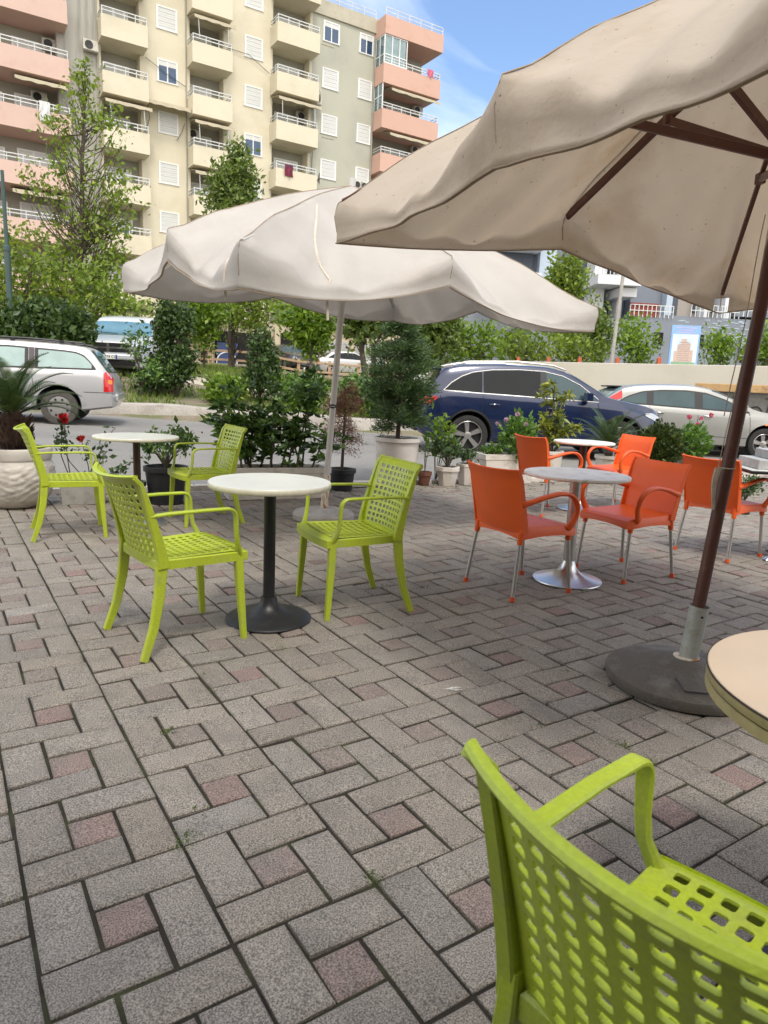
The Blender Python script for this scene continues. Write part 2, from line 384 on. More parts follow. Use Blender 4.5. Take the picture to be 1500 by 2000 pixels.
# terrace paving: pinwheels of four bars round a small reddish block
S = .3858; YAW = .5838; OX, OY = -.835, 1.461
ca, sa = math.cos(YAW), math.sin(YAW)
def lat(i, j): return (OX+S*(i*ca+j*sa), OY+S*(i*sa-j*ca))
mb = MB(); cols = []
g = .0042; a3 = 1/3
bars = [(0, 0, a3, 2*a3, 0), (a3, 0, 1, a3, 0), (2*a3, a3, 1, 1, 0), (0, 2*a3, 2*a3, 1, 0), (a3, a3, 2*a3, 2*a3, 1)]
joints = []
for i in range(-26, 40):
    for j in range(-34, 16):
        cx, cy = lat(i+.5, j+.5)
        if not (-8 < cx < 12 and -1.2 < cy < 12): continue
        if cy > y_edge(cx)+.25: continue
        if abs(cx) > 1.2+cy*.95: continue
        for (u0, v0, u1, v1, pk) in bars:
            gg = [g/S*(1+.5*random.random()) for _ in range(4)]
            q = [(i+u0+gg[0], j+v0+gg[1]), (i+u1-gg[2], j+v0+gg[1]), (i+u1-gg[2], j+v1-gg[3]), (i+u0+gg[0], j+v1-gg[3])]
            q = [(u_+random.gauss(0, .0011)/S, v_+random.gauss(0, .0011)/S) for u_, v_ in q]
            chip = [2.6 if random.random() < .035 else 1+.5*random.random() for _ in range(4)]
            jt = random.uniform(-.006, .006)
            dz = random.gauss(0, .0018); tx, ty = random.gauss(0, .007), random.gauss(0, .007)
            b = .012/S
            base = np.array([(q[0][0]+q[2][0])/2, (q[0][1]+q[2][1])/2])
            vs = []
            for ins, z in ((0, -.03), (0, -.006), (.35*b, -.0018), (b, 0)):
                for k, (pu, pv) in enumerate(q):
                    su = 1 if k in (0, 3) else -1; sv = 1 if k in (0, 1) else -1
                    pu2 = pu+su*ins*(chip[k] if ins else 1); pv2 = pv+sv*ins*(chip[k] if ins else 1)
                    du, dv = pu2-base[0], pv2-base[1]
                    X, Y = lat(base[0]+du-dv*jt, base[1]+dv+du*jt)
                    vs.append((X, Y, z+dz+du*tx+dv*ty))
            fs = []
            for l in range(3):
                for k in range(4):
                    k2 = (k+1) % 4; fs.append((l*4+k, l*4+k2, l*4+4+k2, l*4+4+k))
            fs.append((12, 13, 14, 15))
            mb.add(vs, fs)
            v = random.gauss(1, .055)
            if pk:
                w = random.random()**1.1
                c = np.array([.250, .212, .182])*(1-w)+np.array([.272, .190, .166])*w
            else:
                c = np.array([.284, .250, .210])+np.array([1, .2, -.6])*random.gauss(0, .004)
            # a few blocks carry an ochre tinge
            if random.random() < .0: c = c*np.array([1.06, .93, .78])
            cols += [tuple(c*v)+(1,)]*16
        joints.append((cx, cy))
o = mb.build('paving', m_paver, smooth=False, fixn=True)
ca_ = o.data.color_attributes.new('Col', 'FLOAT_COLOR', 'POINT')
ca_.data.foreach_set('color', np.array(cols, dtype=np.float32).ravel())
tag(o, kind='structure')
mb = MB(); mb.grid([[(x, y_edge(x)+.22 if k else -3, -.011) for x in nlist(-12, 14, 60)] for k in (0, 1)])
tag(mb.build('joint_bed', m_joint), kind='structure')
# pale kerbstones along the terrace edge
mb = MB()
for k in range(26):
    x0 = -6+k*.55; x1 = x0+.54
    M3 = Matrix.Rotation(math.atan(.475), 3, 'Z'); xc = (x0+x1)/2
    mb.box((xc, y_edge(xc)+.29, .0), (.59, .12, .10), M3)
tag(mb.build('terrace_kerb', M['pot_white'], bevel=.008), kind='structure')

# leaf helpers -------------------------------------------------------
def rand_dirs(n, up=.2):
    v = rng.normal(size=(n, 3)); v[:, 2] += up; return v/np.linalg.norm(v, axis=1, keepdims=True)
def leaves(mb, pts, size, dirs=None, width=.5, up=.2, jit=.35, fold=.15, droop=.0):
    n = len(pts); pts = np.asarray(pts)
    d = rand_dirs(n, up) if dirs is None else dirs
    s = np.cross(d, rng.normal(size=(n, 3))); s /= np.linalg.norm(s, axis=1, keepdims=True)+1e-9
    nn = np.cross(d, s)
    l = size*(1+jit*rng.normal(size=(n, 1)).clip(-1.8, 1.8)); w = l*width*.5
    a = pts; b = pts+d*l*.45+s*w+nn*w*fold; c = pts+d*l-np.array([0, 0, 1])*l*droop; e = pts+d*l*.45-s*w+nn*w*fold
    V = np.stack([a, b, c, e], 1).reshape(-1, 3)
    base = mb.n; mb.v.extend(map(tuple, V.tolist())); mb.n += 4*n
    mb.f.extend([(base+4*k, base+4*k+1, base+4*k+2, base+4*k+3) for k in range(n)]); mb.m.extend([0]*n)
def blades(mb, pts, h, w=.012):
    n = len(pts); pts = np.asarray(pts); a = rng.uniform(0, 2*math.pi, n)
    s = np.stack([np.cos(a), np.sin(a), a*0], 1)*w; hh = h*rng.uniform(.4, 1.3, (n, 1))
    ln = rng.normal(size=(n, 3))*[.35, .35, 0]; t = pts+hh*(np.array([0, 0, 1])+ln)
    V = np.stack([pts-s, pts+s, t], 1).reshape(-1, 3); base = mb.n
    mb.v.extend(map(tuple, V.tolist())); mb.n += 3*n
    mb.f.extend([(base+3*k, base+3*k+1, base+3*k+2) for k in range(n)]); mb.m.extend([0]*n)

# weeds in the paving joints
mb = MB(); pts = []
def tuft(x, y, n, r, h):
    p = np.stack([rng.normal(x, r, n), rng.normal(y, r, n), np.full(n, -.004)], 1); blades(mb, p, h*.6, .0015)
    leaves(mb, p+[0, 0, .006], h*.5, up=.5, width=.5)
for _ in range(900):
    i, j = random.randint(-20, 34), random.randint(-30, 10)
    du = random.choice([0, 0, a3, 2*a3]); t = random.random()
    x, y = lat(i+du, j+t) if random.random() < .5 else lat(i+t, j+du)
    if not (.6 < y < y_edge(x)+.1 and abs(x) < 1+y*.7): continue
    if y < 2.2 and random.random() < .6: continue
    k = random.choice([6, 10, 14, 24]); tuft(x, y, k, .012+.0006*k, .012+.01*random.random())
for px_, py_, n, r, h in ((357, 1645, 60, .026, .018), (728, 1713, 40, .014, .014), (1000, 1503, 0, 0, 0), (1215, 1455, 50, .014, .015), (1268, 1487, 50, .014, .015), (830, 1148, 60, .03, .015), (1105, 1310, 20, .01, .015), (325, 1430, 30, .016, .022)):
    if n: q = on_z(px_, py_); tuft(q[0], q[1], n, r, h)
tag(mb.build('joint_weeds', M['weed'], fixn=False), 'tufts of weed growing in the joints of the paving', 'weeds', kind='stuff')

# small debris at the foot of the planters
mb = MB(); pts = []
for _ in range(260):
    x = random.uniform(-1.5, 4.6); y = y_edge(x)+.12-abs(random.gauss(0, .28))
    pts.append((x, y, .004))
leaves(mb, pts, .03, up=.15, width=.6)
tag(mb.build('fallen_leaves', M['weed'], fixn=False), 'dry leaves and weeds scattered at the foot of the white planters', 'leaf litter', kind='stuff')

# grass on the verge
mb = MB(); pts = []
while len(pts) < 26000:
    x = random.uniform(-17, 4); yk = y_kerb(x); y = yk+.3+random.random()**1.1*17
    nv = noise.noise(Vector((x*.45, y*.45, 1.3)))+.35*noise.noise(Vector((x*1.7, y*1.7, 0)))
    yc = 21.5+.35*(x+5)*.3+.3*math.sin(x)
    if abs(y-yc) < 1.1: continue
    if nv < (.06 if y < yc else -.25): continue
    pts.append((x, y, H(x, y)-.01))
blades(mb, pts, .17, .018)
tag(mb.build('verge_grass', M['grass'], fixn=False), 'patchy green grass on the verge across the road', 'grass', kind='stuff')
# ground cover of weeds on the bank right behind the kerb, right part
mb = MB(); pts = []
while len(pts) < 5000:
    x = random.uniform(-2.6, 2.6); y = y_kerb(x)+.45+random.random()*2.0
    if noise.noise(Vector((x*.9, y*.9, 4))) < -.25: continue
    pts.append((x, y, H(x, y)+random.random()**2*.45))
leaves(mb, pts, .11, up=.6, width=.45)
tag(mb.build('bank_ground_cover', M['lf_bright'], fixn=False), 'low leafy weeds covering the bank behind the kerb', 'ground cover', kind='stuff')

# ------------------------------------------------------------------ boundary wall and graffiti wall
m_wall = mat('beige_render_wall', (.56, .525, .45), .9, var=.03, vs=.6, stain=(.47, .43, .35), sts=.7, stf=(.5, .85), bump=.4, bs=30)
mb = MB(); A = np.array([3.35, 21.0]); B = np.array([12.5, 14.6]); dd = (B-A)/np.linalg.norm(B-A); nn_ = np.array([-dd[1], dd[0]])
Lw = np.linalg.norm(B-A)
def wallbox(m_, t0, t1, w0, w1, z0, z1, mi=0, A=A, dd=dd, nn_=nn_):
    vs = []
    for z in (z0, z1):
        for t, w in ((t0, w0), (t1, w0), (t1, w1), (t0, w1)):
            p = A+dd*t+nn_*w; vs.append((p[0], p[1], z))
    m_.add(vs, [(0, 1, 2, 3), (4, 5, 6, 7), (0, 1, 5, 4), (1, 2, 6, 5), (2, 3, 7, 6), (3, 0, 4, 7)], mi)
wallbox(mb, 0, Lw, 0, .22, -.3, 2.08)
tag(mb.build('boundary_wall', m_wall, bevel=.015), 'long plain beige rendered wall behind the parked cars', 'wall')

m_graf = mat('grey_block_wall', (.17, .165, .15), .9, var=.15, vs=2, stain=(.09, .085, .075), sts=3, stf=(.5, .7), bump=.8, bs=12)
m_plank = mat('weathered_orange_coping', (.52, .33, .15), .8, var=.12, vs=3, stain=(.28, .17, .10), sts=6, stf=(.55, .75))
m_spray = mat('black_spray_paint', (.02, .02, .02), .8, var=0)
g0 = (7.32, 16.6)
gw = empty('graffiti_wall', (g0[0], g0[1], 0), R_(-35), 'low grey block wall with black graffiti letters and an orange coping', 'wall')
mb = MB(); mb.b2(0, 7, 0, .2, -.3, 1.415); mb.build('wall', m_graf, gw, bevel=.01)
mb = MB(); mb.b2(-.04, 7, -.06, .26, 1.418, 1.60); mb.build('coping', m_plank, gw, bevel=.015)
mb = MB()
def stroke(pts, w=.03): mb.tube([(x, -.004, z) for x, z in pts], w/2, 6, flat=1)
def circ(cx, cz, r, n=20): return [(cx+r*math.cos(2*math.pi*k/n), cz+r*math.sin(2*math.pi*k/n)) for k in range(n+1)]
stroke([(.24, 1.34), (.40, 1.36)], .025); stroke([(.32, 1.35), (.33, 1.22)], .025); stroke([(.44, 1.37), (.45, 1.24)], .025); stroke([(.44, 1.35), (.52, 1.34)], .025)
stroke(circ(.90, 1.24, .115), .025); stroke(circ(.90, 1.24, .055), .025)
stroke(circ(1.30, .98, .13), .035)
stroke([(1.52, .85), (1.55, 1.16), (1.68, .86), (1.74, 1.17)], .035); stroke([(1.48, 1.30), (1.80, 1.31)], .025)
stroke([(1.95, .85), (1.97, 1.16), (2.12, 1.10), (1.99, 1.0)], .035)
mb.build('graffiti', m_spray, gw)

# a scrap of carton on the bank and a white smear on the paving
q = hit(478, 776)
mb = MB(); mb.box((0, 0, .09), (.34, .16, .16)); o = mb.build('carton', mat('yellow_carton', (.50, .36, .13), .7), bevel=.008, loc=(q[0], q[1], H(q[0], q[1])), rz=.1)
tag(o, 'small blue and yellow carton lying on the bank above the worn kerb', 'carton')
mb = MB(); mb.b2(-.12, .04, -.084, -.081, .03, .15); mb.build('blue_print', mat('blue_print', (.03, .07, .40), .6), o)
q = on_z(878, 1347); mb = MB(); random.seed(11)
for k in range(9):
    a = random.uniform(-.5, .9); l = random.uniform(.02, .05); x, y = random.gauss(0, .018), random.gauss(0, .012)
    mb.sweep([(x, y, .003), (x+l*math.cos(a)*.6, y+l*math.sin(a)*.6, .0045), (x+l*math.cos(a), y+l*math.sin(a), .003)], [.002, .007, .001], .002, Vector((-math.sin(a), math.cos(a), 0)))
tag(mb.build('white_smear', mat('dried_white_smear', (.62, .60, .56), .9), loc=(q[0], q[1], 0)), 'small dried white smear on the paving in the middle of the terrace', 'stain')
# ------------------------------------------------------------------ apartment building
K = 1.186
th = R_(58); fd = np.array([math.sin(th), math.cos(th)]); fn = np.array([math.cos(th), -math.sin(th)])
BP = at_y(330, 730, 47.44)[:2]
m_yel = mat('pale_yellow_render', (.63, .58, .45), .9, var=.03, vs=.25, stain=(.48, .44, .33), sts=.35, stf=(.5, .8), bump=.3, bs=10)
m_gre = mat('grey_green_render', (.42, .42, .35), .9, var=.04, vs=.3, stain=(.33, .33, .29), sts=.3, stf=(.5, .8))
m_str = mat('rain_streaked_grey_render', (.40, .39, .35), .9, var=.06, vs=.8, stain=(.20, .20, .18), sts=2.5, stf=(.5, .75), stretch=(1, 1, .06))
m_sal = mat('salmon_render', (.56, .36, .29), .9, var=.03, vs=.4, stain=(.48, .28, .20), sts=1.2, stf=(.55, .85))
m_pin = mat('pale_pink_render', (.58, .42, .36), .9, var=.03, vs=.4, stain=(.50, .34, .28), sts=1.2, stf=(.55, .85))
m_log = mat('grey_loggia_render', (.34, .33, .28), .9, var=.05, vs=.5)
m_shut = mat('white_roller_shutter', (.60, .61, .60), .6, var=.02, vs=3, bump=.3, bs=30)
m_wfr = mat('white_window_frame', (.74, .75, .75), .5, var=0)
m_rail = mat('white_balcony_rail', (.62, .64, .64), .5, var=.05)
m_con = mat('stained_roof_concrete', (.48, .45, .36), .9, var=.08, vs=.8, stain=(.33, .31, .24), sts=1.4, stf=(.5, .75))
m_awn = mat('faded_awning', (.52, .46, .34), .9, var=.08, vs=2, transl=.1)
m_ac = mat('air_conditioner_casing', (.55, .53, .47), .5, var=.08, vs=6)
m_cream = mat('cream_shop_render', (.50, .43, .32), .9, var=.06, vs=.5)
m_rsh = mat('cream_ribbed_shutter', (.46, .40, .27), .7, var=.05, vs=2)
bld = empty('apartment_building', (BP[0], BP[1], 0), math.atan2(fd[1], fd[0]), 'tall yellow and salmon apartment block with many balconies across the road', 'building')
# local frame: x along the facade, -y towards the viewer, z up
def W(name, mats, boxes, bevel=0, smooth=False):
    for b in boxes:
        mb = MB(); mb.b2(*b[:6]); o = mb.build(name, mats, bld, bevel=bevel)
    return o
TOP = 33.5; FL = [18.75-3*k for k in range(5)]      # parapet tops of the yellow columns
Z0 = 1.2
# solid wall bays: u0,u1 ; loggia bays: pink P, Y1, Y2, Y3, R
W('wall', m_str, [(-6.2, -3.93, 0, 12, Z0, TOP)])
W('wall', m_yel, [(-1.33, 1.44, 0, 12, 5.2, TOP)])
W('wall', m_yel, [(3.98, 7.1, 0, 12, 5.2, TOP)])
W('wall', m_gre, [(10.16, 15.3, 0, 12, 5.2, 26.3)])
W('wall', m_con, [(10.16, 15.5, -.12, 12, 26.303, 27.25)])
W('wall', m_cream, [(-3.93, 20.2, .35, 12, Z0, 5.197)])
# back walls of the loggia bays
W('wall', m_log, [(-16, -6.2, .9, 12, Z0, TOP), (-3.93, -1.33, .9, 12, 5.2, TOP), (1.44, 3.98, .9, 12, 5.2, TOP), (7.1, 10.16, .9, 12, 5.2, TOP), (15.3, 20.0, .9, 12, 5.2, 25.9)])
# cheeks of the loggias, yellow
W('loggia_cheek', m_yel, [(x, x+.18, -.02, .9, 5.2, TOP) for x in (-3.95, -1.5, 1.42, 3.82, 7.08, 10.0)])
def win(u, z, w=1.22, h=1.25, y=0, state='shut', door=False):
    """window: surround + shutter or panes"""
    fr = MB(); t = .07
    for b in ((u-w/2-.03, u-w/2+t, z, z+h), (u+w/2-t, u+w/2+.03, z, z+h), (u-w/2+t, u+w/2-t, z+h-t, z+h), (u-w/2-.06, u+w/2+.06, z-.06, z)):
        fr.b2(b[0], b[1], y-.06, y+.05, b[2], b[3])
    if state != 'shut': fr.b2(u-.035, u+.035, y-.045, y+.05, z, z+h-t)
    f = fr.build('window', m_wfr, bld)
    if state == 'shut':
        s = MB()
        for k in range(9):
            zz = z+(h-t)*k/9; s.b2(u-w/2+t, u+w/2-t, y-.03-.008*(k % 2), y+.03, zz+.012, zz+(h-t)/9)
        s.build('shutter', m_shut, f)
    else:
        cut = .25 if state == 'open' else .55
        s = MB(); s.b2(u-w/2+t, u+w/2-t, y-.035, y+.03, z+(h-t)*(1-cut), z+h-t); s.build('shutter', m_shut, f)
        s = MB(); s.b2(u-w/2+t, u+w/2-t, y-.02, y+.03, z, z+(h-t)*(1-cut)); s.build('pane', M['glass_blue'], f)
    return f
for k in range(5): win(.18, 22.45-3*k+3 if False else 22.42-3*k, state={1: 'open'}.get(k, 'shut') if k != 2 else 'shut')
win(.18, 25.4)
for k, st in enumerate(['shut', 'shut', 'shut', 'open', 'shut', 'shut']): win(5.9, 25.3-3*k, state=st)
for k, st in enumerate(['open', 'shut', 'shut', 'shut', 'shut', 'shut']): win(11.65, 24.8-3*k, state=st)
for k, st in enumerate(['open', 'shut', 'shut', 'shut', 'shut']): win(15.3-.75-.05, 24.75-3*k+.05, w=1.1, state=st)
def railing(u0, u1, y, z, parent, sides=True):
    r = MB(); h = .42
    for zz in (z+h, z+h*.55):
        r.b2(u0, u1, y-.025, y+.025, zz-.025, zz+.025)
        if sides:
            r.b2(u0, u0+.05, y+.025, -.02, zz-.02, zz+.02); r.b2(u1-.05, u1, y+.025, -.02, zz-.02, zz+.02)
    n = max(2, int((u1-u0)/.85)+1)
    for k in range(n+1):
        x = u0+.03+(u1-u0-.06)*k/n; r.b2(x-.02, x+.02, y-.02, y+.02, z, z+h-.026)
    return r.build('railing', m_rail, parent)
def balcony(u0, u1, z, mt, out=1.25, ph=1.05, rail=True, awn=None, right=True):
    """z = top of the parapet"""
    b = MB(); zb = z-ph
    b.b2(u0, u1, -out, .95, zb-.14, zb+.02)                        # slab
    b.b2(u0, u1, -out-.001, -out+.14, zb+.021, z)
    b.b2(u0, u0+.14, -out+.141, -.003, zb+.021, z); b.b2(u1-.14, u1, -out+.141, -.003, zb+.021, z)
    o = b.build('balcony', mt, bld)
    if rail: railing(u0+.04, u1-.04, -out+.07, z, o)
    if awn:
        a = MB(); zt = z+1.72
        P = [[(u, -.05-1.35*k/4, zt-.28*(k/4)**1.5) for u in nlist(u0+.1, u1+.15, 8)] for k in range(5)]
        P.append([(u, -1.42, zt-.28-.16-.05*(i % 2)) for i, u in enumerate(nlist(u0+.1, u1+.15, 8))])
        a.grid(P); ao = a.build('awning', m_awn, o, solid=.02)
        a = MB()
        for u in (u0+.35, u1-.35): a.tube([(u, -1.38, zt-.3), (u+.12, -out+.05, z+.3)], .025, 6)
        a.build('awning_arm', m_rail, o)
    return o
def loggia_window(u, z, y=.9, w=1.5, st='shut'):
    return win(u, z-.95, w=w, h=2.2, y=y-.02, state=st)
for k in range(-3, 5):
    z = 18.75-3*k
    if z < 33:
        b = balcony(-3.93, -1.28, z, m_yel, awn=(k in (1,)))
        b = balcony(1.42, 4.02, z, m_yel, awn=(k in (-1, 1, 2)))
        if z < 31.5:
            loggia_window(-2.75, z, st={0: 'half', -1: 'open', 2: 'half', 3: 'open'}.get(k, 'shut')); loggia_window(2.5, z, st={0: 'open', -2: 'half', 2: 'half'}.get(k, 'shut'))
        balcony(-16, -5.75, z, m_pin, out=1.35, awn=None)
        for u in (-12.5, -9.6, -7.6): win(u, z-.9 if u < -9 else z-.2, w=1.7 if u > -9 and u != -9.6 else .9, h=2.1 if u < -9 else 1.5, y=.88, state='half' if k != -1 else 'shut')
    zz = 24.45-3*(k+1)
    if 6 < zz < 32:
        balcony(7.08, 10.2, zz, m_yel, awn=(k in (1,)))
        loggia_window(8.7, zz, w=1.8, st={-1: 'half', 2: 'open'}.get(k, 'shut'))
for k in range(5):
    z = 24.0-3*k
    b = balcony(15.25, 20.3, z, m_sal, out=1.35, ph=1.15, rail=True)
    loggia_window(17.8, z, w=1.8, st='open' if k == 2 else 'shut')
# awning of pink column, floor 2
for z, u0, u1 in ((15.75, -8.6, -5.9), (9.75, -9, -6)):
    a = MB(); zt = z+1.75
    P = [[(u, -.05-1.5*k/4, zt-.28*(k/4)**1.5) for u in nlist(u0, u1, 8)] for k in range(5)]+[[(u, -1.57, zt-.28-.16-.05*(i % 2)) for i, u in enumerate(nlist(u0, u1, 8))]]
    a.grid(P); a.build('awning', m_awn, bld, solid=.02)
for z, u0, u1 in ((21.0, 15.9, 20.2), (18.0, 15.9, 20.2)):
    a = MB(); zt = z+1.72
    P = [[(u, -.05-1.5*k/4, zt-.3*(k/4)**1.5) for u in nlist(u0, u1, 8)] for k in range(5)]+[[(u, -1.57, zt-.3-.16-.05*(i % 2)) for i, u in enumerate(nlist(u0, u1, 8))]]
    a.grid(P); a.build('awning', m_awn, bld, solid=.02)
# two awnings over windows of the first wall bay
a = MB(); zt = 18.1
P = [[(u, -.03-1.0*k/3, zt-.25*(k/3)) for u in nlist(-1.25, 1.35, 8)] for k in range(4)]+[[(u, -1.06, zt-.45-.05*(i % 2)) for i, u in enumerate(nlist(-1.25, 1.35, 8))]]
a.grid(P); a.build('awning', m_awn, bld, solid=.02)
# glazed balconies on the salmon corner
mb = MB()
for (x0, x1, y) in ((15.3, 17.2, -1.3),):
    for u in nlist(x0, x1, 4): mb.b2(u-.03, u+.03, y-.03, y+.03, 24.0, 25.9)
    for zz in (24.05, 24.6, 25.85): mb.b2(x0, x1, y-.025, y+.025, zz-.03, zz+.03)
for u in nlist(-1.25, -.1, 3): mb.b2(15.27, 15.33, u-.03, u+.03, 24.0, 25.9)
for zz in (24.6, 25.85): mb.b2(15.275, 15.325, -1.25, -.05, zz-.03, zz+.03)
gz0 = mb.build('glazed_screen', m_wfr, bld); mb = MB()
for u in nlist(-1.25, -.1, 3): mb.b2(15.27, 15.33, u-.03, u+.03, 21.0, 22.8)
for zz in (21.9, 22.75): mb.b2(15.275, 15.325, -1.25, -.05, zz-.03, zz+.03)
gz = mb.build('glazed_screen', m_wfr, bld)
for q_, g_2 in (((15.36, 17.1, -1.29, -1.27, 24.05, 25.8), gz0), ((15.29, 15.31, -1.2, -.1, 24.05, 25.8), gz0), ((15.29, 15.31, -1.2, -.1, 21.05, 22.7), gz)): mb = MB(); mb.b2(*q_); mb.build('pane', M['glass_bldg'], g_2)
# roof of the salmon corner and its rail
W('roof', m_sal, [(15.25, 20.35, -1.4, 12, 25.9, 27.1)])
for (u0, u1, y, z) in ((10.2, 15.2, -.05, 27.25), (15.3, 20.3, -1.3, 27.1)):
    r = MB()
    for zz in (z+.5, z+.25): r.b2(u0, u1, y-.02, y+.02, zz-.02, zz+.02)
    for u in nlist(u0, u1, 6): r.b2(u-.02, u+.02, y-.02, y+.02, z, z+.48)
    r.build('railing', m_rail, bld)
# air conditioners, dishes, pipes
def ac(u, z, y=-.35, w=.85, name='air_conditioner'):
    a = MB(); a.b2(u-w/2, u+w/2, y-.16, y+.16, z, z+.58); o = a.build(name, m_ac, bld, bevel=.03)
    a = MB(); pr = [(.23, 0), (.23, .03), (.19, .035), (.05, .02)]
    vs = [[(u-.1+r_*math.cos(t), y-.16-h_, z+.29+r_*math.sin(t)) for t in nlist(0, 2*math.pi, 17)[:-1]] for r_, h_ in pr]
    a.rings(vs); a.build('fan_grille', M['black_plastic'], o)
for u, z in ((-4.4, 19.9), (-6.5, 19.6+.1), (-7.2, 16.7), (9.75, 19.4), (10.4, 20.4), (19.6, 22.0), (19.6, 19.1), (2.0, 16.6), (14.6, 15.4), (14.0, 15.4)): ac(u, z, y=.6 if u in (-6.5, -7.2, 19.6, 9.75, 2.0) else -.3)
for u, z, mt in ((10.55, 20.95, m_ac), (10.6, 15.45, M['black_plastic'])):
    a = MB(); ring = []
    for r_, h_ in ((.02, .12), (.2, .1), (.34, .03), (.42, -.04), (.42, -.06), (.2, .06), (.02, .09)):
        ring.append([(u+h_*-1.0+r_*math.sin(t)*.35, -.75-h_+r_*math.sin(t)*.8, z+r_*math.cos(t)) for t in nlist(0, 2*math.pi, 21)[:-1]])
    a.rings(ring); a.tube([(u, -.65, z), (u+.1, 0, z-.1)], .03, 6); a.tube([(u-.1, -.8, z-.3), (u-.45, -1.15, z+.02)], .015, 5)
    a.build('satellite_dish', mt, bld, smooth=True)
pp = MB()
for u in (-3.98, 15.18): pp.tube([(u, -.08, 5), (u, -.08, 26)], .05, 6)
pp.tube([(1.35, -.06, 5), (1.35, -.06, 33)], .04, 6)
pp.build('drain_pipe', m_log, bld)
# ground floor: shutters, doors, pillars
for u0, u1 in ((-2.4, .3), (.5, 1.3)):
    s = MB()
    for k in range(16): s.b2(u0, u1, .27-.02*(k % 2), .34, 1.5+k*.2, 1.69+k*.2)
    s.build('roller_shutter', m_rsh, bld)
for u in (-3, .4, 2.0, 2.9, 7.9, 11.6, 14.3): s = MB(); s.b2(u-.2, u+.2, 0, .34, 1.2, 5.0); s.build('pillar', m_cream, bld, bevel=.02)
for a_, b_, c_ in ((2.3, 2.6, 4.8), (3.3, 7.5, 4.4), (8.3, 11.2, 4.6)): s = MB(); s.b2(a_, b_, .2, .33, 1.7, c_); s.build('shop_opening', M['dark_gap'], bld)
s = MB(); s.b2(3.4, 4.9, .1, .19, 1.6, 3.6); o = s.build('shop_panel', mat('blue_shop_panel', (.02, .045, .16), .4), bld)
s = MB(); s.tube([(4.1+.75*math.cos(t), .08, 2.2+.75*math.sin(t)) for t in nlist(-.3, 3.4, 20)], .04, 6); s.build('round_emblem', M['plate'], o)
for u0, u1 in ((11.9, 14.0), (14.6, 17.5)):
    s = MB()
    for k in range(14): s.b2(u0, u1, .27-.015*(k % 2), .34, 1.5+k*.2, 1.69+k*.2)
    s.build('roller_shutter', mat('grey_shutter', (.42, .42, .42), .6), bld)
s = MB(); 
for k in range(5): s.b2(10.2, 11.1, .05, .12, 2.2+.35*k, 2.26+.35*k)
s.b2(10.1, 10.2, .05, .12, 1.7, 4.2); s.b2(11.1, 11.2, .05, .12, 1.7, 4.2)
s.build('barred_door', m_rail, bld)
a = MB(); P = [[(u, .3-1.9*k/3, 5.1-.35*k/3) for u in nlist(-16, 3, 10)] for k in range(4)]; a.grid(P); a.build('shop_canopy', m_cream, bld, solid=.12)

# laundry: things hung over the balcony rails
def cloth(name, label, u, z, w, h, y, mt):
    P = [[(u-w/2+w*i/8+.02*math.sin(j), y-.02-.05*math.sin(i*1.3+j*.3)*j/6, z-h*j/8) for i in range(9)] for j in range(9)]
    c = MB(); c.grid(P); o = c.build(name, mt, solid=.01)
    o.location = (BP[0], BP[1], 0); o.rotation_euler = (0, 0, math.atan2(fd[1], fd[0]))
    tag(o, label, 'laundry')
cloth('hanging_towel', 'white cloth hung over a pink balcony rail at the left', -7.15, 16.2, .55, 1.05, -1.45, m_shut)
cloth('hanging_carpet', 'dark red patterned cloth hung on the lowest yellow balcony in view', 8.0, 15.75, .62, .75, -1.32, mat('red_patterned_cloth', (.20, .02, .04), .9, var=.1, vs=8, stain=(.03, .03, .08), sts=5, stf=(.5, .55)))
cloth('hanging_garment', 'small red garment drying on the top salmon balcony', 19.3, 24.5, .55, .5, -1.38, M['petal_pink'])

# ------------------------------------------------------------------ grey-blue building on the right
m_gb = mat('grey_blue_cladding', (.20, .225, .27), .8, var=.06, vs=.5, bump=.3, bs=10)
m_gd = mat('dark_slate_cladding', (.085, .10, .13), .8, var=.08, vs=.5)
m_gw = mat('white_balcony_panel', (.62, .64, .68), .7, var=.04, vs=.8)
m_gl = mat('pale_blue_panel', (.42, .50, .60), .7, var=.04, vs=.8)
m_gr = mat('beige_recess', (.40, .36, .32), .9, var=.05, vs=.5)
m_redp = mat('red_screen', (.26, .04, .03), .7, var=.2, vs=6)
YB = 52.
q0 = at_y(1240, 640, YB)
gb = empty('grey_building', (q0[0], YB, 0), R_(5), 'modern grey and white building with balconies behind the beige wall', 'building')
ppm = FPX/YB
def gx(px): return (px-1240)/ppm
def gz_(py, px=1240): return CAM_H+((748.5+(px-750)*.044)-py)/ppm
def G(name, mt, *bb):
    for (x0, x1, y0, y1, py0, py1) in bb:
        c = (x0+x1)/2; mb = MB(); mb.b2(gx(x0), gx(x1), y0, y1, gz_(py1, c), gz_(py0, c)); o = mb.build(name, mt, gb)
    return o
G('podium', m_gb, (1040, 1238, 0, 8, 628, 800), (1238, 1560, 0, 8, 628, 800))
G('upper_wall', m_gb, (1248, 1312, 2, 10, 470, 627.8))
G('upper_wall', m_gl, (1311, 1323, 1.2, 10, 470, 627.8))
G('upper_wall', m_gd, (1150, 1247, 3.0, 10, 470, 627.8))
G('upper_wall', m_gr, (1324, 1500, 2.8, 10, 470, 627.8))
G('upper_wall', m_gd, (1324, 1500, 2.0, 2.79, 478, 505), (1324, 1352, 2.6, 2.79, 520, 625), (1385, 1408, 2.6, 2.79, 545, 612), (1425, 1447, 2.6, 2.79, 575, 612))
G('upper_wall', m_gb, (1450, 1700, 1.0, 10, 470, 627.8))
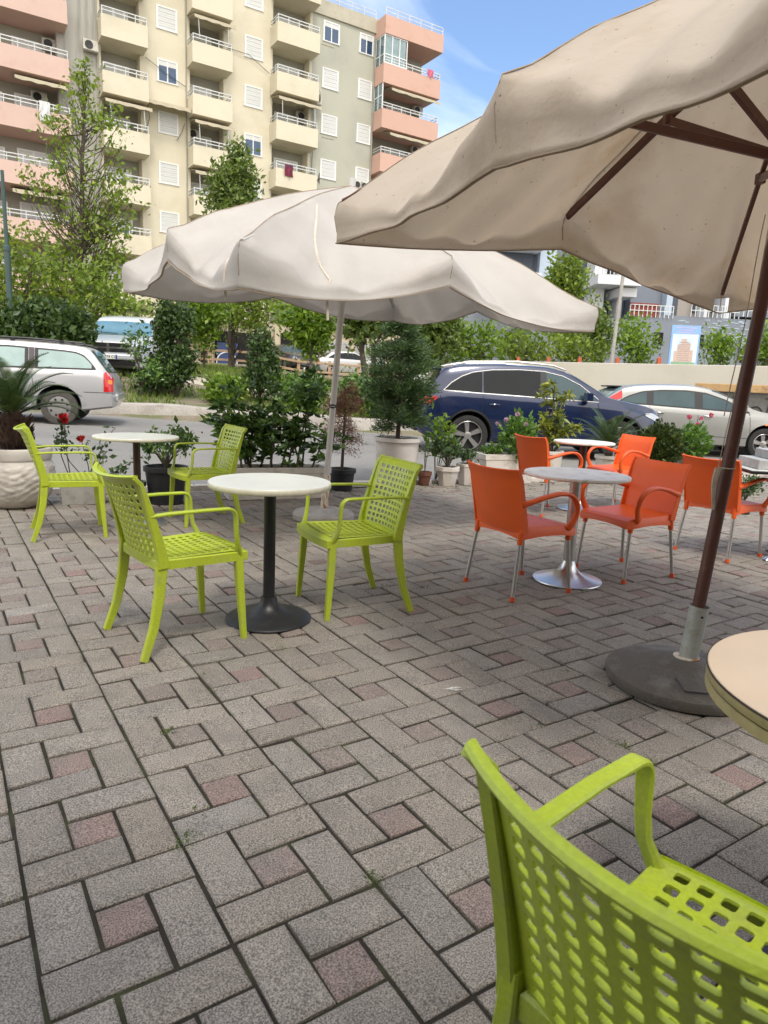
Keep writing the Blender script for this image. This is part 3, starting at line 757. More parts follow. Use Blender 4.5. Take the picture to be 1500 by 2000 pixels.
G('white_column', m_gw, (1163, 1186, 1.2, 2.9, 480, 628), (1215, 1225, 1.4, 2.9, 480, 628), (1426, 1437, 1.0, 2.7, 480, 628), (1385, 1392, 1.0, 2.0, 540, 628))
G('left_wing', m_gb, (900, 1150, 4, 12, 470, 800)); G('left_wing', m_gl, (1070, 1102, 3, 3.99, 470, 700)); 
G('white_band', m_gw, (930, 1068, 2.0, 3.9, 478, 498), (960, 1068, 2.0, 3.9, 540, 556))
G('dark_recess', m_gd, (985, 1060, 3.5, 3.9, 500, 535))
for (x0, x1, y0_, py0, py1) in ((1150, 1232, -1.0, 556, 573), (1187, 1232, -1.0, 486, 505), (1200, 1232, -.4, 576, 592)):
    b = G('balcony', m_gw, (x0, x1, y0_, 2.9, py0, py1))
b = G('red_screen', m_redp, (1226, 1281, -.05, .05, 602, 626))
for (x0, x1, py0, py1) in ((1278, 1297, 655, 678), (1360, 1378, 659, 683), (1236, 1250, 650, 672), (1120, 1135, 652, 672), (1455, 1490, 690, 712)):
    c = (x0+x1)/2; mb = MB(); mb.b2(gx(x0), gx(x1), -.02, .3, gz_(py1, c), gz_(py0, c)); mb.build('window', M['dark_gap'], gb)
for (x0, x1, y, py) in ((1226, 1310, -.1, 628), (1345, 1440, -.1, 628), (1440, 1560, -.1, 628), (1150, 1186, -1.0, 556)):
    r = MB(); c = (x0+x1)/2; z = gz_(py, c)
    for zz in (z+.85, z+.45): r.b2(gx(x0), gx(x1), y-.03, y+.03, zz-.025, zz+.025)
    for u in nlist(gx(x0), gx(x1), int((x1-x0)/9)+2): r.b2(u-.025, u+.025, y-.025, y+.025, z, z+.84)
    r.build('railing', m_rail, gb)
# lattice texture marks of pale tiles on the podium
r = MB(); random.seed(3)
for k in range(70):
    u = random.uniform(gx(1320), gx(1500)); z = random.uniform(gz_(668, 1400), gz_(632, 1400)); r.b2(u, u+.35, -.02, .01, z, z+.05)
r.build('pale_tile', m_gl, gb)
G('window', M['glass_bldg'], (1449, 1500, -.3, -.02, 665, 700))

# ------------------------------------------------------------------ billboard
b0 = at_y(1305, 708, 24.5)
bb = empty('billboard', (b0[0], 24.5, 0), R_(-4), 'blue and white building-site poster showing an apartment tower, above the beige wall', 'billboard')
w = 53/FPX*24.6; zt = CAM_H+(772-641)/FPX*24.6; zb = zt-1.45
mb = MB(); mb.b2(0, w, 0, .06, zb, zt); mb.build('panel', mat('poster_sky_blue', (.24, .42, .74), .5, var=.03), bb)
mb = MB(); mb.b2(.06, w-.06, -.006, -.001, zb+.12, zt-.30); mb.build('poster_sheet', mat('poster_sky_gradient', (.42, .60, .85), .5, var=.2, vs=1.5, col2=(.72, .78, .86)), bb)
mb = MB(); cx = w*.5
for x0, x1, h in ((-.12, .06, .78), (.06, .20, .64), (-.24, -.12, .58), (-.34, -.24, .36), (.20, .30, .40)): mb.b2(cx+x0, cx+x1, -.012, -.007, zb+.22, zb+.22+h)
mb.build('printed_tower', mat('poster_tower_beige', (.60, .45, .38), .6, var=.1, vs=20), bb)
mb = MB()
for k in range(9): mb.b2(cx-.22+.02*(k > 6), cx+.18-.03*(k > 5), -.016, -.0125, zb+.27+k*.075, zb+.285+k*.075)
mb.build('printed_balconies', mat('poster_grey_lines', (.35, .30, .33), .6), bb)
mb = MB(); mb.b2(.08, w-.08, -.012, -.007, zb+.13, zb+.21); mb.build('printed_lawn', mat('poster_green', (.25, .42, .26), .6), bb)
mb = MB()
for k, (a_, b_) in enumerate(((.15, .85), (.25, .75), (.2, .8))): mb.b2(w*a_, w*b_, -.004, -.0005, zt-.10-k*.08, zt-.07-k*.08)
mb.build('printed_heading', mat('poster_heading_lilac', (.55, .45, .70), .6), bb)
mb = MB()
for u in (.15, w-.15): mb.tube([(u, .12, 0), (u, .12, zt-.2)], .04, 8)
mb.build('post', M['black_metal'], bb)

# ------------------------------------------------------------------ poles, site posts
mb = MB(); p = at_y(1190, 708, 20.5)
mb.tube([(0, 0, .2), (.12, 0, 4), (.24, 0, 7.2)], [.055, .05, .042], 10)
tag(mb.build('utility_pole', M['concrete_light'], smooth=True, loc=(p[0], 20.5, 0)), 'thin pale utility pole rising behind the beige wall', 'pole')
p = at_y(20, 600, 21.5)
lp = empty('lamp_post', (p[0], 21.5, H(p[0], 21.5)-.1), 0, 'slim dark green post at the left edge behind the hedge', 'lamp post')
m_lp = mat('dark_green_paint', (.035, .07, .065), .5, var=.1, vs=3)
mb = MB(); mb.tube([(0, 0, 0), (0, 0, 3.6)], .085, 10); mb.tube([(0, 0, 3.6), (-.02, 0, 5.75)], [.06, .05], 10); mb.build('post', m_lp, lp, smooth=True)
mb = MB(); mb.lathe([(.10, 3.5), (.10, 3.62), (.06, 3.66)], 12); mb.build('collar', m_lp, lp)
m_rp = mat('orange_site_post', (.50, .12, .05), .7)
for px_, lab in zip((1012, 1071, 1132, 1206, 1287), ('leftmost orange post tip above the beige wall, behind the roof of the blue car', 'orange post tip above the beige wall, second from its left end', 'orange post tip above the beige wall, between the blue car and the utility pole', 'orange post tip right beside the thin pale utility pole', 'orange post tip just left of the blue poster')):
  for px_ in (px_,):
    pass
  p = at_y(px_, 705, 22.5-(px_-1012)*.012)
  mb = MB(); mb.b2(-.05, .05, -.05, .05, 0, 2.26); mb.prism([(-.05, 2.26), (.05, 2.26), (0, 2.30)], 'y', -.05, .05)
  tag(mb.build('site_post', m_rp, loc=(p[0], p[1], 0)), lab, 'post', 'orange posts behind the beige wall')

# ------------------------------------------------------------------ wooden rail fence
m_wood = mat('raw_pine_rail', (.48, .33, .21), .8, var=.12, vs=3, stain=(.28, .19, .12), sts=4, stf=(.55, .8), stretch=(1, 1, 3))
fp = []
for px_, py_ in ((330, 714), (372, 716), (411, 718), (451, 721), (495, 724), (540, 728), (583, 732), (643, 736), (700, 739), (760, 742)):
    Y = 35.5; p = at_y(px_, py_, Y); fp.append((p[0], Y, H(p[0], Y)))
fen = empty('rail_fence', fp[0], 0, 'light wooden two-rail fence on the far side of the verge', 'fence')
o0 = np.array(fp[0])
for q in fp:
    q = np.array(q)-o0; mb = MB(); mb.b2(q[0]-.07, q[0]+.07, -.07, .07, q[2]-.2, q[2]+.86); mb.build('post', m_wood, fen, bevel=.015)
for a_, b_ in zip(fp[:-1], fp[1:]):
    a_ = np.array(a_)-o0; b_ = np.array(b_)-o0
    for hz_ in (.72, .28):
        mb = MB(); mb.sweep([(a_[0], -.095, a_[2]+hz_), (b_[0], -.095, b_[2]+hz_)], .05, .11, Vector((0, 1, 0))); mb.build('rail', m_wood, fen)

# ------------------------------------------------------------------ unseen building added behind the viewer to shade the terrace from that side
m_shade_bld = mat('shade_building_render', (.34, .29, .23), .9, var=.06, vs=.6)
shade_bld = empty('added_shade_building', (0, -1.6, 0), 0, 'unseen plain rendered building added behind the viewer to shade the terrace', 'building')
mb = MB(); mb.b2(-14, 14, -8, 0, -.1, 4.2); mb.build('wall', m_shade_bld, shade_bld)
for x in (-10, -5.5, -1, 3.5, 8):
    for z, h in ((.1, 2.4), (3.9, 1.5)):
        mb = MB(); mb.b2(x, x+1.8, .003, .07, z, z+h); f = mb.build('window', M['black_plastic'], shade_bld)
        mb = MB(); mb.b2(x+.1, x+1.7, .073, .085, z+.1, z+h-.1); mb.build('pane', M['glass_dark'], f)
mb = MB(); mb.b2(-14.2, 14.2, -8.2, .25, 4.203, 4.4); mb.build('roof', M['concrete_light'], shade_bld)
# cables strung along the facade
cb = [[(-1.2, -.10, 20.5), (0, -.14, 19.9), (1.3, -.10, 19.4)], [(4.1, -.10, 22.4), (5.5, -.16, 22.35), (7.0, -.10, 21.6)], [(-1.15, -.1, 17.9), (-1.0, -.16, 17.1), (-1.25, -.1, 16.2), (-1.1, -.12, 15.2)], [(1.2, -.1, 17.2), (1.0, -.14, 16.6), (.7, -.1, 16.1)], [(10.3, -.1, 20.9), (10.35, -.12, 18.2), (10.25, -.1, 15)]]
for c_ in cb: s = MB(); s.tube(c_, .018, 5); s.build('cable', M['black_plastic'], bld)
for k, u in ((0, 12.1), (2, 12.3)):
    s = MB(); s.b2(u-1.2, u-.2, -.03, 0, 24.5-3*k, 24.56-3*k); s.build('sill', m_con, bld)
# ------------------------------------------------------------------ vegetation
def plant(name, label, cat, base, trunk, blobs, size, per, cl, lm, bark='bark', group=None, width=.5, up=.25, limb_frac=.5, lr=.012, shell=.5, droop=0., rz=0, cdir=None, along=0):
    root = empty(name, base, rz, label, cat, group)
    tp = [Vector(t[:3]) for t in trunk]; tr = [t[3] for t in trunk]
    mb = MB(); mb.tube(tp, tr, 8)
    cr = MB(); allp = []; alld = []
    for (cx, cy, cz, rx, ry, rz_, nt) in blobs:
        for k in range(nt):
            v = rng.normal(size=3); v /= np.linalg.norm(v); r = rng.random()**(shell*.6)
            tip = np.array([cx, cy, cz])+v*r*np.array([rx, ry, rz_])
            # start on the trunk, lower than the tip
            best = min(range(len(tp)), key=lambda i: (tp[i]-Vector(tip)).length+ (3 if tp[i].z > tip[2] else 0))
            s = tp[best]; j = max(0, best-1); s = s.lerp(tp[j], rng.random()*.9)
            T = Vector(tip); mid = s.lerp(T, .5)+Vector((0, 0, -.12*(T-s).length*(1 if T.z > s.z else -1)))+Vector(rng.normal(size=3)*.04*(T-s).length)
            if rng.random() < limb_frac:
                mb.tube([s, mid, T], [max(lr, tr[best]*.28), lr, lr*.4], 5, cap=False)
            n = int(per*(.5+rng.random()))
            pp = tip+rng.normal(size=(n, 3))*cl
            if along:
                q = rng.random((int(n*along), 1)); pl = np.array(mid)*(1-q)+tip*q+rng.normal(size=(len(q), 3))*cl*.5; pp = np.vstack([pp, pl])
            allp.append(pp)
            if cdir == 'out':
                dv = pp-np.array(mid)+rng.normal(size=pp.shape)*cl*1.2+np.array([0, 0, up*cl]); dv /= np.linalg.norm(dv, axis=1, keepdims=True); alld.append(dv)
    mb.build('trunk', M[bark] if isinstance(bark, str) else bark, root, smooth=True)
    pts = np.vstack(allp)
    leaves(cr, pts, size, dirs=np.vstack(alld) if alld else None, width=width, up=up, droop=droop)
    cr.build('crown', M[lm] if isinstance(lm, str) else lm, root, fixn=False)
    return root
def P3(px, py, Y): return at_y(px, py, Y)
def pxbase(px, Y): 
    p = at_y(px, 740, Y); return (p[0], Y, H(p[0], Y))
def blob(base, px0, py0, px1, py1, Y, nt, dep=.8):
    """ellipsoid whose outline is the photo box; local to base"""
    c = at_y((px0+px1)/2, (py0+py1)/2, Y); k = Y/FPX
    return (c[0]-base[0], c[1]-base[1], c[2]-base[2], abs(px1-px0)/2*k*.86, abs(px1-px0)/2*k*dep*.86, abs(py1-py0)/2*k*.88, nt)
def trunk_to(base, pts, Y):
    out = []
    for px, py, r in pts:
        p = at_y(px, py, Y); out.append((p[0]-base[0], p[1]-base[1], p[2]-base[2], r))
    return out
def tree(name, label, Y, tpts, boxes, **kw):
    b = pxbase(tpts[0][0], Y); tk = [(0, 0, -.1, tpts[0][2]*1.15)]+trunk_to(b, tpts, Y)
    tk = [tk[0]]+[t for t in tk[1:] if t[2] > .1]
    return plant(name, label, kw.pop('cat', 'tree'), b, tk, [blob(b, *bx[:4], Y, bx[4]) for bx in boxes], **kw)

# tall plane tree at the left
tree('plane_tree', 'tall slender light green tree in front of the pink and yellow balconies, at the left', 25,
     [(158, 600, .10), (157, 520, .09), (160, 440, .085), (160, 330, .07), (163, 250, .05), (166, 190, .035), (166, 130, .015)],
     [(150, 118, 182, 190, 12), (120, 165, 205, 260, 24), (60, 200, 140, 330, 20), (180, 210, 245, 330, 18), (75, 280, 250, 400, 40), (30, 320, 130, 400, 18), (190, 340, 285, 450, 34), (90, 390, 260, 500, 55), (20, 430, 150, 560, 55), (160, 470, 260, 580, 50)],
     size=.165, per=11, cl=.16, lm='lf_plane', limb_frac=.9, lr=.015, along=.4, bark='bark')
tree('plane_tree', 'broad light green tree low at the left edge behind the green post', 23,
     [(60, 640, .09), (58, 560, .07), (60, 500, .04)],
     [(-70, 440, 60, 560, 40), (20, 480, 140, 620, 60), (110, 520, 240, 640, 70), (-60, 540, 60, 640, 50), (180, 560, 300, 640, 34)],
     size=.16, per=24, cl=.26, lm='lf_plane', limb_frac=.3)
# dense tree behind the pale parasol
tree('lime_tree', 'dense dark-leaved tree rising behind the pale parasol, before the yellow wall', 31,
     [(452, 690, .14), (452, 560, .12), (456, 430, .09), (458, 350, .06), (460, 300, .03)],
     [(445, 272, 480, 330, 22), (410, 310, 505, 400, 80), (395, 360, 518, 450, 110), (400, 420, 525, 520, 80), (410, 500, 520, 620, 60)],
     size=.19, per=26, cl=.20, lm='lf_dense', limb_frac=.4)
g_ = 'small trees along the verge across the road'
tree('verge_tree', 'bright green small tree above the cream shutters, left of the pale parasol pole', 27, [(399, 705, .05), (396, 650, .045), (392, 610, .03)],
     [(345, 560, 450, 655, 62), (362, 620, 432, 680, 14)], size=.20, per=36, cl=.24, lm='lf_bright', group=g_)
tree('verge_tree', 'pale-leaved thin tree seen over the dark conical shrub', 30, [(500, 715, .06), (500, 640, .05), (498, 600, .03)],
     [(430, 560, 560, 650, 60)], size=.17, per=34, cl=.24, lm='lf_plane', group=g_)
tree('verge_tree', 'rounded green tree on a thin pale trunk in front of the shops', 28, [(607, 722, .07), (608, 690, .06), (606, 640, .04)],
     [(545, 585, 660, 668, 80), (580, 630, 645, 690, 16)], size=.21, per=40, cl=.24, lm='lf_bright', bark='bark_pale', group=g_)
tree('verge_tree', 'dark leaning twin-trunk tree right of the pale parasol pole', 20, [(716, 752, .10), (710, 710, .085), (703, 660, .07), (700, 610, .04)],
     [(655, 560, 770, 645, 60), (675, 610, 740, 670, 12)], size=.20, per=34, cl=.22, lm='lf_dense', group=g_)
tree('verge_tree', 'straight-trunked tree just behind the leaning twin-trunk tree', 21.5, [(731, 752, .09), (730, 700, .08), (728, 640, .05)],
     [(700, 560, 830, 655, 50)], size=.19, per=32, cl=.22, lm='lf_dark', group=g_)
tree('roadside_tree', 'leafy dark green tree behind the rear of the blue car', 24, [(850, 740, .10), (850, 690, .08), (848, 640, .05)],
     [(800, 600, 900, 690, 80), (780, 650, 870, 720, 40)], size=.20, per=36, cl=.24, lm='lf_dense', group=g_)
g2 = 'bushes and young trees behind the beige wall'
for (px0, py0, px1, py1, Y, nt, lm, lab) in (
    (860, 634, 990, 716, 25.5, 80, 'lf_bright', 'bright green bush at the left end of the beige wall'),
    (960, 642, 1090, 716, 26.5, 80, 'lf_plane', 'yellow-green bush above the roof of the blue car'),
    (1060, 660, 1190, 716, 27, 60, 'lf_plane', 'yellow-green bush left of the thin pale utility pole'),
    (1198, 620, 1282, 716, 26, 60, 'lf_bright', 'upright bright green bush between the utility pole and the blue poster'),
    (1370, 655, 1445, 716, 25, 36, 'lf_bright', 'loose light green bush right of the blue poster'),
    (1462, 640, 1560, 716, 24, 70, 'lf_bright', 'green bush at the far right edge above the beige wall')):
    b = pxbase((px0+px1)/2, Y)
    hgt = at_y((px0+px1)/2, (py0+py1)/2, Y)[2]-b[2]
    plant('wall_bush', lab, 'bush', b, [(0, 0, -.1, .05), (.05, 0, hgt*.5, .04), (0, 0, hgt, .02)], [blob(b, px0, py0, px1, py1, Y, nt)], size=.16, per=22, cl=.20, lm=lm, group=g2, up=.5)
tree('poplar', 'tall airy light green tree in front of the grey building, right of the pale parasol', 30, [(1120, 715, .10), (1118, 640, .08), (1118, 560, .05), (1115, 510, .02)],
     [(1085, 490, 1140, 560, 30), (1055, 530, 1145, 610, 50), (1070, 590, 1150, 680, 50), (1145, 580, 1170, 640, 8)], size=.20, per=32, cl=.24, lm='lf_plane', limb_frac=.6)
tree('poplar', 'young dark-leaved tree between the pale parasol tip and the utility pole', 27.5, [(1175, 715, .07), (1172, 650, .05), (1170, 600, .02)],
     [(1148, 600, 1196, 690, 34)], size=.18, per=30, cl=.2, lm='lf_dense', limb_frac=.5)
# hedge of dark shrubs behind the silver estate car
for (px0, py0, px1, py1, Y, lab) in ((-60, 610, 60, 700, 14.6, 'dark leafy shrub at the left edge behind the silver estate car'), (30, 598, 130, 690, 15.2, 'dark leafy shrub behind the middle of the silver estate car'), (100, 612, 172, 690, 15.6, 'dark leafy shrub beside the silver van')):
    Y = 17.2
    b = pxbase((px0+px1)/2, Y)
    plant('hedge_shrub', lab, 'shrub', b, [(0, 0, -.1, .05), (0, 0, .9, .04)], [blob(b, px0, py0, px1, py1+20, Y, 130)], size=.15, per=42, cl=.16, lm='lf_dark', group='dark shrubs behind the silver estate car', up=.5)
# ivy-covered clump, shrub before the van
b = pxbase(335, 17.6)
plant('ivy_clump', 'dark ivy-covered crooked trunk standing on the bank right of the silver van', 'tree', b,
      [(0, 0, -.1, .10)]+trunk_to(b, [(352, 745, .10), (362, 710, .08), (350, 670, .07), (335, 630, .05), (318, 600, .03)], 17.6),
      [blob(b, 308, 582, 345, 680, 17.6, 30), blob(b, 302, 640, 336, 750, 17.6, 28), blob(b, 345, 660, 372, 745, 17.6, 34), blob(b, 330, 590, 372, 660, 17.6, 40), blob(b, 262, 722, 360, 758, 17.4, 36)], size=.11, per=44, cl=.11, lm='lf_dark', limb_frac=.3)
b = pxbase(268, 17.0)
plant('bank_shrub', 'reddish green shrub in front of the silver van', 'shrub', b, [(0, 0, -.1, .03), (.1, 0, .5, .02), (0, 0, .9, .012)],
      [blob(b, 244, 645, 290, 700, 17.0, 14), blob(b, 266, 704, 330, 748, 17.0, 26)], size=.10, per=18, cl=.10, lm='lf_laurel', limb_frac=.6, lr=.008)
# dark conical shrub and low evergreen on the bank
tree('cypress_shrub', 'dark conical evergreen shrub on the bank behind the white planter trough', 18.2, [(505, 770, .07), (505, 700, .05), (510, 650, .02)],
     [(492, 640, 535, 700, 22), (478, 680, 550, 745, 50), (462, 720, 556, 768, 60)], size=.11, per=26, cl=.10, lm='lf_dark', limb_frac=.2, cat='shrub')
for (px0, py0, px1, py1, lab) in ((540, 735, 640, 800, 'low dark green bush on the bank left of the pale parasol pole'), (655, 738, 760, 800, 'low dark green bush on the bank right of the pale parasol pole'), (410, 745, 470, 790, 'small green bush on the bank above the worn kerb')):
    b = pxbase((px0+px1)/2, 17.3)
    plant('bank_bush', lab, 'bush', b, [(0, 0, -.1, .03), (0, 0, .4, .02)], [blob(b, px0, py0, px1, py1, 17.3, 70)], size=.12, per=40, cl=.13, lm='lf_bright' if px0 == 410 else 'lf_laurel', group='low bushes on the bank', up=.4)

# ------------------------------------------------------------------ pots and their plants
def soil_disc(mb, r, z, c=(0, 0)): mb.lathe([(r, z-.03), (r, z)], 24, (c[0], c[1], 0))
# big carved urn with palm
ux, uy = -3.42, 6.25
urn = empty('carved_urn', (ux, uy, 0), 0, 'large round white planter urn with carved relief, at the left edge', 'planter')
mb = MB()
prof = [(.16, 0), (.20, .015), (.26, .08), (.305, .18), (.325, .28), (.32, .38), (.30, .44), (.305, .445), (.31, .46), (.312, .54), (.306, .55), (.275, .55), (.27, .50)]
rr = []
for r_, z in prof:
    ring = []
    for k in range(96):
        t = 2*math.pi*k/96
        rel = 0
        if .05 < z < .42:
            rel = .010*math.sin(6*t+9*z)*math.sin(14*z*math.pi)
        ring.append(((r_+rel)*math.cos(t), (r_+rel)*math.sin(t), z))
    rr.append(ring)
# refine vertically
fine = []
for i in range(len(prof)-1):
    n = 7 if .05 < prof[i][1] < .42 else 2
    for s_ in range(n):
        q = s_/n; r_ = prof[i][0]*(1-q)+prof[i+1][0]*q; z = prof[i][1]*(1-q)+prof[i+1][1]*q; ring = []
        for k in range(120):
            t = 2*math.pi*k/120; rel = 0
            if .05 < z < .42:
                e = min(1, (z-.05)/.05, (.42-z)/.05)
                a1 = math.sin(8*t+4*math.sin(z*26)); a2 = math.cos(z*52+3*math.sin(4*t)); rel = .013*e*(abs(a1*a2)**.6)
            ring.append(((r_+rel)*math.cos(t), (r_+rel)*math.sin(t), z))
        fine.append(ring)
mb.rings(fine); mb.build('pot', M['pot_white'], urn, smooth=True, ang=60)
mb = MB(); soil_disc(mb, .272, .53); mb.build('soil', M['soil'], urn)
palm = empty('potted_palm', (ux, uy, .53), 0, 'small palm with a shaggy brown trunk growing in the carved white urn', 'palm')
mb = MB(); mb.lathe([(.10, 0), (.135, .08), (.14, .18), (.11, .28), (.05, .36)], 18)
for k in range(90):
    t = random.random()*6.28; z = random.random()*.28; r_ = .125; c, s_ = math.cos(t), math.sin(t)
    p = Vector((r_*c, r_*s_, z)); q = p+Vector((c*.05, s_*.05, .07)); mb.tube([p, q], [.018, .003], 4)
mb.build('trunk', mat('palm_fibre_trunk', (.085, .045, .028), .95, var=.3, vs=20, bump=1, bs=30), palm)
def frond(mb, base, az_, el0, L_, n=34, ll=.16, lw=.014, droop=1.2):
    pts = []; d = Vector((math.cos(az_)*math.cos(el0), math.sin(az_)*math.cos(el0), math.sin(el0))); p = Vector(base); e = el0
    for k in range(n+1):
        pts.append(p.copy()); e -= droop/n*(k/n*1.6+.2); p = p+Vector((math.cos(az_)*math.cos(e), math.sin(az_)*math.cos(e), math.sin(e)))*L_/n
    mb.tube(pts[::3]+[pts[-1]], [.008*(1-.8*i/len(pts[::3])) for i in range(len(pts[::3])+1)], 4)
    side = Vector((-math.sin(az_), math.cos(az_), 0))
    for k in range(4, n):
        t = (pts[k+1 if k < n else k]-pts[k-1]).normalized(); l = ll*math.sin(math.pi*min(.97, (k/n)*.92+.12))**.6
        for sg in (-1, 1):
            dd_ = (t*.75+side*sg*.75+Vector((0, 0, .28))).normalized(); a = pts[k]; b_ = a+dd_*l; b_.z -= l*.12
            w_ = t*lw
            mb.add([a-w_*.5, a+w_*.5, a.lerp(b_, .6)+w_*.45, b_, a.lerp(b_, .6)-w_*.45], [(0, 1, 2, 3, 4)])
mb = MB()
for k in range(26):
    az_ = k*2.399; el_ = 1.45-1.15*(k/26); frond(mb, (0, 0, .30), az_, el_, .62+.14*random.random(), ll=.15)
mb.build('crown', M['lf_palm'], palm, fixn=False)

def round_pot(name, label, x, y, r0, r1, h, mt, cat='plant pot', rim=.015, ribs=False, group=None):
    root = empty(name, (x, y, 0), 0, label, cat, group)
    mb = MB(); mb.lathe([(r0, 0), (r1*.985, h-.05), (r1+rim, h-.045), (r1+rim, h), (r1-.012, h), (r1-.02, h-.05)], 36); mb.build('pot', M[mt], root, smooth=True, ang=35)
    mb = MB(); soil_disc(mb, r1-.016, h-.03); mb.build('soil', M['soil'], root)
    return root
def box_pot(name, label, x, y, rz, L_, Wd, h, mt, cat='planter', taper=.9, group=None, legs=False, panel=True):
    root = empty(name, (x, y, 0), rz, label, cat, group)
    mb = MB()
    def ring(l, w, z): return [(-l/2, -w/2, z), (l/2, -w/2, z), (l/2, w/2, z), (-l/2, w/2, z)]
    mb.rings([ring(L_*taper, Wd*taper, 0), ring(L_*.985, Wd*.985, h*.80), ring(L_*1.02, Wd*1.03, h*.82), ring(L_*1.02, Wd*1.03, h), ring(L_*.93, Wd*.88, h), ring(L_*.93, Wd*.88, h-.05)])
    mb.build('pot', M[mt], root, bevel=.008)
    mb = MB(); mb.b2(-L_*.46, L_*.46, -Wd*.43, Wd*.43, h-.09, h-.035); mb.build('soil', M['soil'], root)
    if panel:
        mb = MB(); 
        for zz in (.25, .52): mb.b2(-L_*.40, L_*.40, -Wd*.5-.004, -Wd*.5+.02, h*zz, h*zz+.012)
        mb.build('moulding', M[mt], root)
    return root

# white trough with laurel
tx_, ty_ = (on_z(398, 968)+on_z(605, 955))[:2]/2
trough = box_pot('planter_trough', 'long off-white planter trough holding the big laurel, behind the green chairs', -1.20, 7.35, .40, 1.15, .34, .34, 'pot_white')
b = (-1.22, 7.40, .30)
root = empty('laurel', b, 0, 'big glossy dark green laurel bush in the long white trough', 'bush')
mb = MB(); cr = MB()
for k in range(17):
    x0 = random.uniform(-.42, .42); top = Vector((x0*1.25+random.gauss(0, .12), random.gauss(0, .12), random.uniform(.35, 1.0)*(1-.35*abs(x0-.05))))
    if k == 0: top = Vector((.42, .0, 1.02)); x0 = .25
    if k == 1: top = Vector((.62, -.05, .40)); x0 = .4
    if k == 2: top = Vector((-.55, .0, .80)); x0 = -.3
    p0 = Vector((x0, random.gauss(0, .05), 0)); md = p0.lerp(top, .5)+Vector((0, 0, .08))
    mb.tube([p0, md, top], [.013, .009, .005], 6)
    for t in nlist(.30, 1, 9):
        c = p0.lerp(md, t*2) if t < .5 else md.lerp(top, t*2-1)
        for _ in range(2):
            cc = c+Vector(rng.normal(size=3)*.07)
            n = 9; d = rng.normal(size=(n, 3))*[1, 1, .5]+[0, 0, .45]; d /= np.linalg.norm(d, axis=1, keepdims=True)
            leaves(cr, np.tile(np.array(cc), (n, 1)), .105, dirs=d, width=.36, jit=.2, fold=.25, droop=.15)
mb.build('stem', M['stem'], root, smooth=True); cr.build('foliage', M['lf_laurel'], root, fixn=False)

# dead conifer in a black pot
round_pot('plant_pot', 'ribbed black plastic pot holding the brown dead conifer', -.52, 8.02, .125, .155, .26, 'pot_black')
root = empty('dead_conifer', (-.52, 8.02, .22), 0, 'dried rusty brown conifer in the black pot beside the pale parasol pole', 'dead shrub')
mb = MB(); mb.tube([(0, 0, 0), (.01, 0, .4), (.02, 0, .8), (.0, 0, 1.0)], [.02, .017, .012, .004], 7); cr = MB()
for k in range(80):
    z = random.uniform(.28, .98); a_ = random.random()*6.28; L_ = (.30 if z < .8 else .18)*random.uniform(.5, 1)
    s_ = Vector((.015, 0, z)); e_ = s_+Vector((math.cos(a_)*L_, math.sin(a_)*L_, random.uniform(-.10, .14))); mb.tube([s_, s_.lerp(e_, .5)+Vector((0, 0, .02)), e_], [.005, .003, .0015], 4, cap=False)
    for q in nlist(.35, 1, 6):
        c = s_.lerp(e_, q); leaves(cr, np.array(c)+rng.normal(size=(13, 3))*.028, .028, width=.25)
mb.build('trunk', M['bark'], root); cr.build('foliage', M['lf_dead'], root, fixn=False)

# white round pot with conifer
round_pot('plant_pot', 'large round white pot holding the green conifer', .13, 8.75, .25, .285, .60, 'pot_white', rim=.02)
root = empty('potted_conifer', (.13, 8.75, .56), 0, 'tall soft green conifer growing in the large round white pot', 'conifer')
mb = MB(); mb.tube([(0, 0, 0), (.02, 0, .5), (.0, 0, 1.0), (.03, 0, 1.6)], [.03, .026, .018, .006], 7); cr = MB()
for k in range(165):
    z = random.uniform(.10, 1.62); a_ = random.random()*6.28; L_ = max(.10, .41*math.sin(math.pi*min(1, (z+.28)/1.95))**.7)*random.choice([.5, .8, 1.0, 1.05, 1.3])*random.uniform(.75, 1.05)
    s_ = Vector((.01, 0, z*.93)); e_ = s_+Vector((math.cos(a_)*L_, math.sin(a_)*L_, L_*.45*random.uniform(.2, 1.2)-.05)); mb.tube([s_, e_], [.006, .002], 4, cap=False)
    ax_ = np.array((e_-s_).normalized())
    for q in nlist(.3, 1.05, 8):
        c = np.array(s_.lerp(e_, q)); n = 13; d = ax_+rng.normal(size=(n, 3))*.55+[0, 0, .25]; d /= np.linalg.norm(d, axis=1, keepdims=True)
        leaves(cr, c+rng.normal(size=(n, 3))*.03, .075, dirs=d, width=.16, jit=.3)
mb.build('trunk', M['bark'], root); cr.build('foliage', M['lf_conifer'], root, fixn=False)

